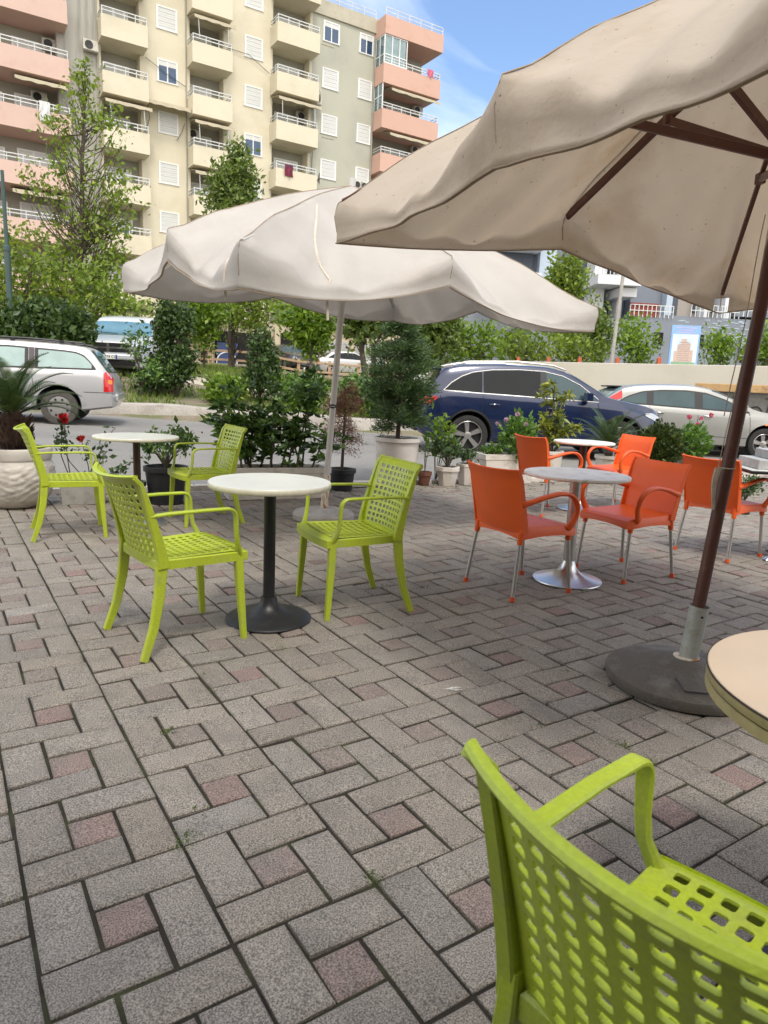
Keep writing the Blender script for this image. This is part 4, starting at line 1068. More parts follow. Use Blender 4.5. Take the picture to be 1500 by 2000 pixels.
# little pots
round_pot('plant_pot', 'small terracotta pot between the white pots', .50, 8.72, .06, .085, .18, 'terra', rim=.008)
rt = empty('plant_pot', (.80, 8.80, 0), .3, 'small faceted white pot with a branching succulent', 'plant pot')
mb = MB(); mb.lathe([(.11, 0), (.15, .19), (.165, .195), (.165, .25), (.13, .25), (.12, .22)], 8); mb.build('pot', M['pot_white'], rt, bevel=.006)
mb = MB(); soil_disc(mb, .13, .235); mb.build('soil', M['soil'], rt)
rt = empty('plant_pot', (1.08, 8.98, 0), .1, 'small square white pot beside the faceted white pot', 'plant pot')
mb = MB(); mb.lathe([(.11, 0), (.15, .24), (.16, .245), (.16, .28), (.13, .28), (.12, .25)], 6); mb.build('pot', M['pot_white'], rt, bevel=.006)
mb = MB(); soil_disc(mb, .13, .265); mb.build('soil', M['soil'], rt)
def stems(name, label, base, n, hgt, spread, leafn, lsize, lm, width=.5, cat='plant', rose=None, cl=.04, sr=.005, zmin=.45, smat='stem'):
    root = empty(name, base, 0, label, cat); mb = MB(); cr = MB()
    for k in range(n):
        a_ = k*2.4+random.random(); sp = spread*random.uniform(.3, 1); top = Vector((math.cos(a_)*sp, math.sin(a_)*sp*.7, hgt*random.uniform(.55, 1)))
        md = top*.5+Vector((math.cos(a_)*sp*-.1, 0, .05*hgt)); mb.tube([(0, 0, 0), md, top], [sr, sr*.8, sr*.4], 5)
        for q in nlist(zmin, 1, 6):
            c = np.array(md.lerp(top, q)); leaves(cr, c+rng.normal(size=(leafn, 3))*cl, lsize, width=width, up=.5)
    mb.build('stem', M[smat], root, smooth=True); cr.build('foliage', M[lm], root, fixn=False); return root
stems('succulent', 'pale-stemmed branching plant in the small faceted white pot', (.80, 8.80, .22), 16, .40, .24, 8, .055, 'lf_rose', cl=.03, sr=.008, smat='bark_pale')
stems('potted_sapling', 'spindly light green sapling behind the faceted white pot, in front of the blue car wheel', (.66, 8.98, .0), 6, .92, .26, 9, .08, 'lf_bright', cl=.05, zmin=.3)
stems('seedling', 'small leafy seedling in the square white pot', (1.08, 8.98, .26), 5, .16, .10, 6, .06, 'lf_rose')
stems('creeping_plant', 'leafless creeping stems in the terracotta pot', (.50, 8.72, .15), 5, .55, .06, 2, .04, 'lf_rose', sr=.004)
# white trough with geranium
box_pot('planter_trough', 'short white planter trough with the geranium, left of the orange chairs', 1.62, 9.35, .38, .78, .34, .40, 'pot_white', panel=False)
def bushy(name, label, base, r, rz_, n, size, lm, flowers=None, cat='plant', cl=.03, width=.8, off=(0, 0)):
    root = empty(name, base, 0, label, cat); cr = MB(); v = rng.normal(size=(n, 3)); v /= np.linalg.norm(v, axis=1, keepdims=True)
    nz_ = np.array([noise.noise(Vector(q*2.2)) for q in v])
    p = v*(rng.random((n, 1))**.35)*np.array([r, r, rz_])*(1+.35*nz_[:, None])+[off[0], off[1], rz_*.75]; p = p[p[:, 2] > -.2]
    d = p-[0, 0, rz_*.4]+rng.normal(size=p.shape)*r*.5; d /= np.linalg.norm(d, axis=1, keepdims=True)
    leaves(cr, p, size, dirs=d, width=width); mb = MB()
    for k in range(14): q = p[random.randrange(len(p))]*.9; mb.tube([(off[0]*.3, 0, 0), tuple(q*.5), tuple(q)], [.008, .006, .003], 5)
    mb.build('stem', M['stem'], root); cr.build('foliage', M[lm], root, fixn=False)
    if flowers:
        for (fx, fy, fz, fr, fm) in flowers: flower(root, (fx, fy, fz), fr, fm)
    return root
def flower(root, c, r, fm):
    f = MB(); n = 42; v = rng.normal(size=(n, 3)); v /= np.linalg.norm(v, axis=1, keepdims=True)
    leaves(f, np.array(c)+v*r*.25, r*.9, dirs=v, width=1.0, jit=.15, fold=.4); f.build('flower', M[fm], root, fixn=False)
bushy('geranium', 'leafy geranium with pale pink blooms spilling over the short white trough', (1.78, 9.32, .40), .25, .30, 900, .055, 'lf_geran', [(-.20, -.1, .46, .03, 'petal_pale'), (-.06, -.12, .54, .03, 'petal_pale'), (-.30, 0, .40, .025, 'petal_pale'), (.05, -.2, .42, .025, 'petal_pale')])
stems('trailing_plant', 'low ferny leaves at the left end of the short white trough', (1.42, 9.25, .38), 9, .12, .18, 12, .035, 'lf_geran', cl=.03)
# variegated shrub, cycad, boxwood, pink geranium
q = at_y(1075, 850, 9.9)
round_pot('plant_pot', 'white pot of the yellow-leaved shrub behind the orange chairs', q[0], 9.9, .17, .2, .42, 'pot_white')
root = empty('variegated_shrub', (q[0], 9.9, .40), 0, 'tall shrub with yellow and green rosettes in front of the blue car', 'shrub')
mb = MB(); cr = MB()
for k, (dx, dy, tz, n_) in enumerate(((.0, 0, 1.02, 7), (-.10, .03, .92, 6), (.16, 0, .86, 6), (.05, -.05, .55, 5), (.22, -.03, .35, 4), (-.14, -.04, .45, 4), (.34, 0, .40, 3), (-.05, .1, .3, 4))):
    mb.tube([(dx*.2, dy, 0), (dx*.7, dy, tz*.5), (dx, dy, tz)], [.014, .011, .006], 6)
    for j in range(n_):
        c = np.array([dx, dy, tz])*(1-.13*j)+rng.normal(size=3)*.05; c[2] = max(c[2], .08); n = 20
        d = rng.normal(size=(n, 3))*[1, 1, .55]+[0, 0, .3]; d /= np.linalg.norm(d, axis=1, keepdims=True)
        leaves(cr, np.tile(c, (n, 1)), .115, dirs=d, width=.30, jit=.2, fold=.25, droop=.2)
mb.build('stem', M['bark'], root, smooth=True); cr.build('foliage', M['lf_yellow'], root, fixn=False)
q = at_y(1190, 868, 10.2)
round_pot('plant_pot', 'pot of the small feathery palm behind the orange chairs', q[0], 10.2, .15, .18, .36, 'pot_white')
palm2 = empty('feathery_palm', (q[0], 10.2, .34), 0, 'dark feathery palm in front of the bonnet of the blue car', 'palm')
mb = MB()
for k in range(22):
    az_ = k*2.399; el_ = 1.4-1.0*(k/22); frond(mb, (0, 0, .12), az_, el_, .60+.2*random.random(), ll=.17, lw=.012, droop=1.0)
mb.build('crown', M['lf_palm'], palm2, fixn=False)
mb = MB(); mb.lathe([(.05, 0), (.07, .06), (.04, .15)], 12); mb.build('trunk', M['bark'], palm2)
q = at_y(1290, 905, 9.2)
box_pot('planter_trough', 'white planter trough under the clipped box bush', q[0]+.02, 9.35, .30, .62, .36, .30, 'pot_white')
bushy('box_bush', 'clipped round dark green box bush in a white trough', (q[0]+.02, 9.35, .30), .29, .34, 5200, .038, 'lf_box', cat='bush')
q = at_y(1400, 895, 9.5)
box_pot('planter_trough', 'long white planter trough with the pink geranium, behind the brown parasol pole', q[0]+.05, 9.6, .10, 1.0, .36, .40, 'pot_white')
q = at_y(1357, 880, 9.4)
bushy('geranium', 'light green geranium with a few bright pink blooms right of the clipped box bush', (q[0], 9.5, .44), .23, .26, 700, .06, 'lf_geran', [(-.14, -.12, .56, .032, 'petal_pink'), (.02, -.12, .55, .028, 'petal_pink'), (.16, -.1, .60, .032, 'petal_pink'), (-.03, -.15, .48, .022, 'petal_pink')])
q = at_y(1455, 965, 7.6)
round_pot('plant_pot', 'small pot with a red-flecked plant under the dark rectangular table', q[0], 7.6, .07, .09, .14, 'pot_black')
stems('small_flowering_plant', 'small dark leafy plant with tiny red buds under the dark rectangular table', (q[0], 7.6, .12), 9, .28, .16, 12, .045, 'lf_rose')
# left group of pots
box_pot('planter_box', 'small grey rectangular planter behind the far left green chair', -2.93, 6.55, .42, .42, .26, .22, 'concrete_light', panel=False)
round_pot('plant_pot', 'dark green pot between the grey planter and the black pot', -2.50, 6.60, .12, .14, .22, 'pot_green')
round_pot('plant_pot', 'large black plastic pot right of the far left table', -2.18, 6.72, .16, .20, .37, 'pot_black')
stems('potted_shrub', 'bare-branched shrub in the large black pot', (-2.18, 6.72, .35), 12, .42, .34, 7, .06, 'lf_laurel', cl=.04, sr=.008)
root = empty('rose_bush', (-2.95, 6.55, .18), 0, 'thin thorny rose bush with three red blooms in the small grey planter', 'rose bush')
mb = MB(); cr = MB()
tips = []
for (px_, py_, rr_) in ((125, 816, .05), (158, 856, .034), (121, 822, 0), (222, 838, 0), (210, 880, 0), (240, 910, 0), (175, 930, 0), (110, 845, 0), (280, 890, 0)):
    p = at_y(px_, py_, 6.5)-np.array([-2.95, 6.55, .18]); T = Vector(p)
    s_ = Vector((random.uniform(-.1, .1), 0, 0)); md = s_.lerp(T, .5)+Vector((random.gauss(0, .06), 0, -.03)); mb.tube([s_, md, T], [.006, .005, .003], 5)
    for q in nlist(.25, .95, 5):
        c = np.array(md.lerp(T, q)); leaves(cr, c+rng.normal(size=(6, 3))*.025, .05, width=.6)
    if rr_: tips.append((p, rr_))
mb.build('stem', M['stem'], root); cr.build('foliage', M['lf_rose'], root, fixn=False)
for p, rr_ in tips: flower(root, tuple(p), rr_, 'petal_red')
# ------------------------------------------------------------------ cars
# car frame: +x forward, y lateral, z up, origin on the ground in the middle
def interp(tab, x):
    for (a, va), (b, vb) in zip(tab[:-1], tab[1:]):
        if x <= b:
            t = max(0, (x-a)/(b-a)); return va+(vb-va)*t
    return tab[-1][1]
def smooth_interp(tab, x):
    # monotone-ish cubic through the table
    n = len(tab)
    if x <= tab[0][0]: return tab[0][1]
    if x >= tab[-1][0]: return tab[-1][1]
    for i in range(n-1):
        if x <= tab[i+1][0]: break
    def sl(k):
        if k == 0: return (tab[1][1]-tab[0][1])/(tab[1][0]-tab[0][0])
        if k == n-1: return (tab[-1][1]-tab[-2][1])/(tab[-1][0]-tab[-2][0])
        a = (tab[k][1]-tab[k-1][1])/(tab[k][0]-tab[k-1][0]); b = (tab[k+1][1]-tab[k][1])/(tab[k+1][0]-tab[k][0])
        return 0 if a*b <= 0 else 2*a*b/(a+b)
    h = tab[i+1][0]-tab[i][0]; t = (x-tab[i][0])/h; m0, m1 = sl(i)*h, sl(i+1)*h
    return (2*t**3-3*t*t+1)*tab[i][1]+(t**3-2*t*t+t)*m0+(-2*t**3+3*t*t)*tab[i+1][1]+(t**3-t*t)*m1
class CarShape:
    def __init__(s, top, bottom, width, belt, tumble=.33): s.top, s.bot, s.w, s.belt, s.tb = top, bottom, width, belt, tumble
    def sec(s, x):
        zb = interp(s.bot, x); zt = smooth_interp(s.top, x); w = smooth_interp(s.w, x); zs = min(interp(s.belt, x), zt-.07)
        hg = zt-zs; wt = (w-.03)-s.tb*hg*.86 if hg > .16 else (w-.05-.3*hg)
        md = (zb+zs)/2
        return [(0, zb), (w-.14, zb), (w-.035, zb+.035), (w-.012, zb+.16), (w, md-.04), (w+.002, md+.08), (w-.012, zs-.10), (w-.022, zs-.03), (w-.045, zs),
                ((w-.045)*.66+wt*.34, zs+hg*.29), ((w-.045)*.33+wt*.67, zs+hg*.57), (wt, zs+hg*.84), (wt-.035, zs+hg*.93), (wt-.11, zs+hg*.975), (wt*.5, zt-.004), (0, zt)]
    def y(s, x, z):
        p = s.sec(x)[2:13]
        for (y0, z0), (y1, z1) in zip(p[:-1], p[1:]):
            if z <= z1: 
                t = max(0, (z-z0)/(z1-z0+1e-9)); return y0+(y1-y0)*t
        return p[-1][0]
    def body(s, mats, parent, wheels, wr, name='body'):
        x0, x1 = s.top[0][0], s.top[-1][0]; xs = nlist(x0, x1, 84); mb = MB(); rr = []
        for x in xs:
            p = s.sec(x); ring = [(x, -y, z) for y, z in p]+[(x, y, z) for y, z in p[-2:0:-1]]
            rr.append(ring)
        mb.rings(rr); o = mb.build(name, mats, parent, smooth=True, ang=32)
        o.data.materials.clear(); [o.data.materials.append(q) for q in mats]
        cuts = []
        for wx in wheels:
            for sg in (-1, 1):
                c = MB(); W_ = s.w_at(wx); n = 40
                ring0 = [(wx+wr*math.cos(2*math.pi*k/n), sg*(W_-.30), wr*.93+wr*math.sin(2*math.pi*k/n)) for k in range(n)]
                ring1 = [(a, sg*(W_+.2), b_) for a, _, b_ in ring0]
                c.rings([ring0, ring1]); c.m = [1]*len(c.f)
                co = c.build('cutter', mats, parent); md = o.modifiers.new('arch', 'BOOLEAN'); md.object = co; md.operation = 'DIFFERENCE'; md.solver = 'EXACT'; cuts.append(co)
        bpy.context.view_layer.update()
        dg = bpy.context.evaluated_depsgraph_get(); me = bpy.data.meshes.new_from_object(o.evaluated_get(dg)); o.modifiers.clear(); o.data = me
        for c in cuts: bpy.data.objects.remove(c, do_unlink=True)
        return o
    def w_at(s, x): return smooth_interp(s.w, x)
    def strip(s, mb, sg, xs, zb, zt, off=.004, rows=4, mi=0):
        """patch on the side between lower line zb(x) and upper line zt(x)"""
        P = []
        for j in range(rows+1):
            P.append([(x, sg*(s.y(x, zb(x)+(zt(x)-zb(x))*j/rows)+off), zb(x)+(zt(x)-zb(x))*j/rows) for x in xs])
        mb.grid(P, mi)
    def line(s, mb, sg, pts, w=.012, off=.003):
        """thin seam or moulding following points (x, z) on the side"""
        for (xa, za), (xb, zb_) in zip(pts[:-1], pts[1:]):
            n = 6; dx, dz = xb-xa, zb_-za; L_ = math.hypot(dx, dz)+1e-9; nx, nz_ = -dz/L_*w/2, dx/L_*w/2; P = [[], []]
            for i in range(n+1):
                x = xa+dx*i/n; z = za+dz*i/n
                for q, sg2 in ((0, -1), (1, 1)): X, Z = x+nx*sg2, z+nz_*sg2; P[q].append((X, sg*(s.y(X, Z)+off), Z))
            mb.grid(P)
    def top_patch(s, mb, xs, fr0, fr1, off=.004):
        """patch on the upper skin between fractions of the roof half width (-1..1)"""
        P = []
        for x in xs:
            p = s.sec(x); e = p[11]; ring = [p[15], p[14], p[13], p[12], p[11]]
            row = []
            for k in range(13):
                f = fr0+(fr1-fr0)*k/12; a = abs(f)*4; i = min(3, int(a)); t = a-i
                y = ring[i][0]*(1-t)+ring[i+1][0]*t; z = ring[i][1]*(1-t)+ring[i+1][1]*t
                row.append((x, math.copysign(y, f) if f else 0, z))
            P.append(row)
        # offset along the local normal
        Q = []
        for i, row in enumerate(P):
            r2 = []
            for j, p in enumerate(row):
                a = Vector(P[min(i+1, len(P)-1)][j])-Vector(P[max(i-1, 0)][j]); b = Vector(row[min(j+1, 12)])-Vector(row[max(j-1, 0)]); n_ = a.cross(b).normalized()
                if n_.z < 0: n_ = -n_
                r2.append(Vector(p)+n_*off)
            Q.append(r2)
        mb.grid(Q)
def pl(tab): return lambda x: interp(tab, x)
def wheel(parent, x, y, R_w, rim_r, tw, style, tyre='tyre', rim='rim_silver'):
    sg = 1 if y > 0 else -1
    w = empty('wheel', (x, y, R_w)); w.parent = parent
    def ring(r, h, n=40): return [(r*math.cos(2*math.pi*k/n), sg*h, r*math.sin(2*math.pi*k/n)) for k in range(n)]
    mb = MB(); prof = [(rim_r, -tw/2), (R_w*.93, -tw/2), (R_w, -tw/2+.03), (R_w, tw/2-.035), (R_w*.975, tw/2-.01), (R_w*.90, tw/2), (rim_r+.01, tw/2-.005), (rim_r, tw/2-.02)]
    mb.rings([ring(r, h) for r, h in prof], cap=False, closed=True); mb.build('tyre', M[tyre], w, smooth=True, ang=40)
    mb = MB(); mb.rings([ring(r, h) for r, h in ((rim_r, -tw/2), (rim_r, tw/2-.02), (rim_r-.012, tw/2-.012), (rim_r-.020, tw/2-.025))], cap=False); mb.rings([ring(r, h) for r, h in ((rim_r-.020, tw/2-.0255), (rim_r-.035, tw/2-.10), (.02, tw/2-.11))], cap=False, mi=1); mb.rings([ring(.021, tw/2-.12, 12), ring(.021, tw/2-.109, 12)], mi=1)
    def spoke(a, w0, w1, r0, r1, h):
        c, s_ = math.cos(a), math.sin(a)
        vs = []
        for r_, ww, hh in ((r0, w0, h), (r1, w1, h+.012)):
            for q in (-1, 1): vs.append((r_*c-q*ww/2*s_, sg*hh, r_*s_+q*ww/2*c)); 
            for q in (1, -1): vs.append((r_*c-q*ww/2*s_*1.2, sg*(hh-.05), r_*s_+q*ww/2*c*1.2))
        mb.add(vs, [(0, 1, 5, 4), (1, 2, 6, 5), (2, 3, 7, 6), (3, 0, 4, 7), (0, 3, 2, 1), (4, 5, 6, 7)])
    if style == 'five':
        for k in range(5): spoke(math.pi/2+.12+k*2*math.pi/5, .055, .085, .05, rim_r-.018, tw/2-.045)
        mb.rings([ring(.065, tw/2-.09, 20), ring(.065, tw/2-.038, 20), ring(.04, tw/2-.03, 20)])
    elif style == 'cover':
        mb.rings([ring(rim_r-.02, tw/2-.03), ring(rim_r*.93, tw/2-.012), ring(rim_r*.55, tw/2-.002), ring(.02, tw/2)])
    mb.build('rim', [M[rim], M['black_plastic']], w, smooth=True, ang=30)
    if style == 'cover':
        mb = MB()
        for k in range(8):
            a = k*math.pi/4+.39; c = (rim_r*.74*math.cos(a), rim_r*.74*math.sin(a)); r_ = rim_r*.10
            vs = [(c[0]+r_*math.cos(t), sg*(tw/2+.003), c[1]+r_*math.sin(t)) for t in nlist(0, 2*math.pi, 13)[:-1]]; mb.add(vs, [tuple(range(12))])
        mb.build('wheel_hole', M['dark_gap'], w)
    return w
def handle(root, sh, sg, x, z, mt, l=.17):
    mb = MB(); y = sh.y(x, z); mb.tube([(x-l/2, sg*(y+.005), z), (x-l/2+.03, sg*(y+.035), z+.004), (x+l/2-.03, sg*(y+.035), z+.004), (x+l/2, sg*(y+.005), z)], .016, 6)
    return mb.build('door_handle', mt, root, smooth=True)
def mirror(root, sh, sg, x, z, mt, s=1):
    mb = MB(); y = sh.y(x, z)
    mb.tube([(x, sg*(y-.02), z-.02), (x, sg*(y+.08), z)], .025, 6)
    mb.box((x-.01, sg*(y+.15), z+.05), (.10*s, .17*s, .13*s)); return mb.build('wing_mirror', mt, root, bevel=.03)

# --- dark blue sport-utility car (front to the right)
sh = CarShape(
    top=[(-2.31, .80), (-2.27, .98), (-2.20, 1.12), (-2.02, 1.34), (-1.86, 1.545), (-1.45, 1.625), (-.7, 1.665), (0, 1.650), (.42, 1.56), (.82, 1.345), (1.12, 1.165), (1.4, 1.10), (1.9, 1.02), (2.16, .92), (2.27, .80), (2.32, .66)],
    bottom=[(-2.31, .42), (-2.1, .30), (-1.8, .24), (1.9, .22), (2.2, .25), (2.32, .34)],
    width=[(-2.31, .66), (-2.22, .82), (-1.9, .925), (-1.4, .945), (0, .94), (1.3, .945), (1.9, .90), (2.15, .80), (2.26, .66), (2.32, .42)],
    belt=[(-2.31, .98), (-1.8, 1.14), (-1.2, 1.13), (.9, 1.04), (1.4, 1.0), (2.3, .74)], tumble=.36)
_W = at_y(909, 889, 12.4); _a = .08; _c, _s = math.cos(_a), math.sin(_a)
SX, SY = _W[0]+_c*1.39-_s*.80, _W[1]+_s*1.39+_c*.80
suv = empty('parked_car', (SX, SY+.0, H(SX, SY)+.0), _a, 'dark blue sport-utility car parked across the road behind the orange chairs', 'car')
WF, WRr = 1.42, -1.39
sh.body([M['p_blue'], M['dark_gap']], suv, (WRr, WF), .415)
for wx in (WRr, WF):
    for sg in (-1, 1): wheel(suv, wx, sg*.80, .365, .265, .24, 'five')
for sg in (-1, 1):
    mb = MB()
    for wx in (WRr, WF):   # dark arch trims
        pts = [(wx+.43*math.cos(t), .39+.43*math.sin(t)) for t in nlist(.05, math.pi-.05, 22)]; sh.line(mb, sg, pts, .035, .006)
    sh.line(mb, sg, [(-.92, .30), (.95, .28)], .07, .006)
    mb.build('arch_trim', M['black_plastic'], suv)
for sg in (-1, 1):
    mb = MB(); zb_ = pl([(-1.86, 1.15), (-1.3, 1.135), (.9, 1.065)]); zt_ = pl([(-1.86, 1.17), (-1.72, 1.28), (-1.55, 1.39), (-1.35, 1.47), (-1.0, 1.525), (-.5, 1.55), (-.05, 1.54)])
    sh.strip(mb, sg, nlist(-1.86, -1.18, 14), zb_, zt_); sh.strip(mb, sg, nlist(-1.155, -.12, 12), zb_, zt_); mb.build('side_window', M['glass_dark'], suv)
    mb = MB(); zt2 = pl([(-.02, 1.535), (.3, 1.47), (.6, 1.33), (.95, 1.10)]); sh.strip(mb, sg, nlist(-.0, .93, 14), zb_, zt2); mb.build('side_window', M['glass_mid'], suv)
    mb = MB(); sh.strip(mb, sg, nlist(-.115, -.01, 3), zb_, pl([(-.12, 1.54), (0, 1.535)]), .005); mb.build('door_pillar', M['black_plastic'], suv)
    mb = MB(); sh.line(mb, sg, [(-1.87, 1.15), (-1.3, 1.125), (-.5, 1.10), (.95, 1.05)], .010, .007)
    sh.line(mb, sg, [(-1.87, 1.15), (-1.73, 1.29), (-1.55, 1.405), (-1.35, 1.485), (-1.0, 1.54), (-.5, 1.565), (-.05, 1.555), (.3, 1.487), (.62, 1.34), (.95, 1.10)], .009, .006)
    mb.build('chrome_strip', M['alu'], suv)
    mb = MB(); 
    for pts in ([(-1.16, 1.12), (-1.17, .80), (-1.0, .62), (-.96, .36)], [(-.06, 1.09), (-.07, .5), (-.06, .30)], [(.93, 1.05), (1.0, .8), (.96, .32)], [(-1.9, 1.12), (-2.02, .74)], [(-2.1, .72), (-1.8, .70)]): mb = MB(); sh.line(mb, sg, pts, .010, .002); mb.build('door_seam', M['dark_gap'], suv)
    handle(suv, sh, sg, -.95, .93, M['p_blue']); handle(suv, sh, sg, .12, .90, M['p_blue'])
    mirror(suv, sh, sg, .72, 1.09, M['p_blue'], 1.15)
    mb = MB(); sh.strip(mb, sg, nlist(-2.26, -1.98, 8), pl([(-2.26, .92), (-2.1, .90), (-1.98, 1.0)]), pl([(-2.26, 1.00), (-2.1, 1.04), (-1.98, 1.04)]), .012); mb.build('tail_light', M['red_lens'], suv)
    mb = MB(); sh.strip(mb, sg, nlist(1.86, 2.24, 8), pl([(1.86, .84), (2.24, .68)]), pl([(1.86, .88), (2.0, .90), (2.24, .80)]), .010); mb.build('headlight', M['clear_lens'], suv)
    mb = MB(); mb.tube([(-1.7, sg*(sh.y(-1.7, 1.5)-.10), 1.60), (-1.4, sg*.60, 1.665), (-.5, sg*.605, 1.705), (.15, sg*.60, 1.665), (.4, sg*.585, 1.595)], .018, 6); mb.build('roof_rail', M['alu'], suv, smooth=True)
mb = MB(); sh.top_patch(mb, nlist(-2.17, -1.93, 8), -.86, .86); mb.build('rear_window', M['glass_dark'], suv)
mb = MB(); sh.top_patch(mb, nlist(.50, 1.08, 12), -.88, .88); mb.build('windscreen', M['glass_mid'], suv)
mb = MB(); mb.box((-2.0, 0, 1.53), (.30, 1.08, .035)); mb.build('roof_spoiler', M['p_blue'], suv, bevel=.015)
mb = MB(); mb.b2(-2.345, -2.27, -.62, .62, .40, .56); mb.build('rear_bumper', M['black_plastic'], suv, bevel=.02)
mb = MB(); mb.b2(-2.36, -2.345, -.60, -.38, .52, .58); mb.b2(-2.36, -2.345, .38, .60, .52, .58); mb.build('rear_reflector', M['red_lens'], suv)
mb = MB(); mb.b2(-2.335, -2.315, -.26, .26, .80, .91); mb.build('number_plate', M['plate'], suv)
mb = MB(); mb.b2(2.28, 2.33, -.42, .42, .42, .74); mb.build('grille', M['black_plastic'], suv, bevel=.02)

# --- silver estate car (front to the left)
sh = CarShape(
    top=[(-2.24, .72), (-2.22, .84), (-2.12, .98), (-2.00, 1.16), (-1.86, 1.36), (-1.74, 1.425), (-1.2, 1.465), (-.4, 1.485), (.1, 1.47), (.4, 1.40), (.75, 1.20), (1.02, 1.02), (1.25, .965), (1.8, .90), (2.08, .80), (2.18, .66), (2.22, .52)],
    bottom=[(-2.24, .40), (-2.2, .33), (-1.7, .26), (1.8, .22), (2.22, .28)],
    width=[(-2.24, .62), (-2.2, .76), (-2.0, .83), (-1.2, .855), (0, .855), (1.2, .85), (1.8, .80), (2.08, .68), (2.18, .54), (2.22, .36)],
    belt=[(-2.24, .90), (-1.9, .985), (0, .96), (.9, .93), (1.3, .90), (2.2, .62)], tumble=.34)
WY = 12.5; wx_, wy_ = at_y(119, 828, WY)[:2]
WF, WRr = 1.32, -1.30
_a = .27; rz_ = math.pi+_a; _c, _s = math.cos(_a), math.sin(_a)
gxw, gyw = wx_-_c*1.30-_s*.735, WY-_s*1.30+_c*.735
wag = empty('parked_car', (gxw, gyw, H(wx_, WY)), rz_, 'dusty silver estate car seen from the side on the road at the left', 'car')
sh.body([M['p_silver'], M['dark_gap']], wag, (WRr, WF), .375)
for wx in (WRr, WF):
    for sg in (-1, 1): wheel(wag, wx, sg*.735, .315, .20, .20, 'cover', 'dusty_tyre', 'rim_grey')
for sg in (-1, 1):
    zb_ = pl([(-1.95, 1.0), (0, .98), (1.0, .95)])
    zt_ = pl([(-1.93, 1.03), (-1.84, 1.15), (-1.72, 1.27), (-1.60, 1.315), (-1.4, 1.335), (-.5, 1.375), (.1, 1.36), (.45, 1.26), (.85, 1.03)])
    def zin(d): return (lambda x: zb_(x)+d), (lambda x: max(zb_(x)+d+.005, zt_(x)-d))
    mb = MB(); sh.strip(mb, sg, nlist(-1.93, -.92, 16), zb_, zt_, .003); sh.strip(mb, sg, nlist(-.82, .03, 14), zb_, zt_, .003); sh.strip(mb, sg, nlist(.08, .85, 12), zb_, zt_, .003); mb.build('window_seal', M['black_plastic'], wag)
    plm = mat('plum_grey_pillar', (.07, .055, .065), .4); mb = MB(); sh.strip(mb, sg, nlist(-.915, -.825, 3), zb_, zt_, .004); mb.build('door_pillar', plm, wag); mb = MB(); sh.strip(mb, sg, nlist(.035, .075, 3), zb_, zt_, .004); mb.build('door_pillar', plm, wag)
    a_, b_ = zin(.030)
    mb = MB(); sh.strip(mb, sg, nlist(-1.86, -.98, 16), a_, b_, .007); sh.strip(mb, sg, nlist(-.76, -.02, 12), a_, b_, .007); sh.strip(mb, sg, nlist(.13, .78, 12), a_, b_, .007); mb.build('side_window', M['glass_sky_teal'], wag)
    mb = MB()
    for pts in ([(-.88, .97), (-.885, .72), (-.93, .62), (-1.0, .40), (-.96, .28)], [(.06, .96), (.05, .28)], [(1.0, .94), (1.02, .5), (.98, .26)], [(-2.2, .60), (-1.72, .605)], [(-.96, .30), (.95, .27)]): mb = MB(); sh.line(mb, sg, pts, .010, .002); mb.build('door_seam', M['dark_gap'], wag)
    mb = MB(); sh.line(mb, sg, [(-.55, .545), (.0, .54)], .06, .010); sh.line(mb, sg, [(.1, .54), (.9, .535)], .06, .010); mb.build('side_moulding', M['black_plastic'], wag)
    handle(wag, sh, sg, -.72, .875, M['black_plastic'], .22); handle(wag, sh, sg, .2, .86, M['black_plastic'], .22)
    mirror(wag, sh, sg, .72, .98, M['p_silver'])
    mb = MB(); pts = [(-1.30+.42*math.cos(t), .33+.40*math.sin(t)) for t in nlist(.1, math.pi-.1, 20)]; sh.line(mb, sg, pts, .045, .012); mb.build('wheel_arch_lip', M['p_silver'], wag); mb = MB(); pts = [(1.32+.42*math.cos(t), .33+.40*math.sin(t)) for t in nlist(.1, math.pi-.1, 20)]; sh.line(mb, sg, pts, .045, .012); mb.build('wheel_arch_lip', M['p_silver'], wag)
    mb = MB(); P = []
    sh.strip(mb, sg, nlist(-2.215, -2.06, 6), pl([(-2.215, .62), (-2.06, .62)]), pl([(-2.215, .86), (-2.15, .96), (-2.10, .99), (-2.06, .94)]), .010); mb.build('tail_light', M['red_lens'], wag)
    mb = MB(); sh.strip(mb, sg, nlist(-2.20, -2.13, 3), pl([(-2.2, .76), (-2.13, .76)]), pl([(-2.2, .83), (-2.13, .84)]), .014); mb.build('indicator', M['amber'], wag)
    mb = MB(); mb.tube([(-1.78, sg*.60, 1.43), (-1.7, sg*.60, 1.475), (-.8, sg*.60, 1.515), (.1, sg*.60, 1.51), (.22, sg*.60, 1.46)], .017, 6)
    for x in (-1.35, -.55): mb.box((x, sg*.60, 1.48), (.07, .04, .06))
    mb.build('roof_rail', M['black_plastic'], wag)
mb = MB(); sh.top_patch(mb, nlist(-2.13, -1.85, 8), -.84, .84); mb.build('rear_window', M['glass_mid'], wag)
mb = MB(); sh.top_patch(mb, nlist(.46, .98, 10), -.86, .86); mb.build('windscreen', M['glass_mid'], wag)
mb = MB(); mb.b2(-2.285, -2.215, -.62, .62, .44, .58); mb.build('rear_bumper', M['p_silver'], wag, bevel=.03)

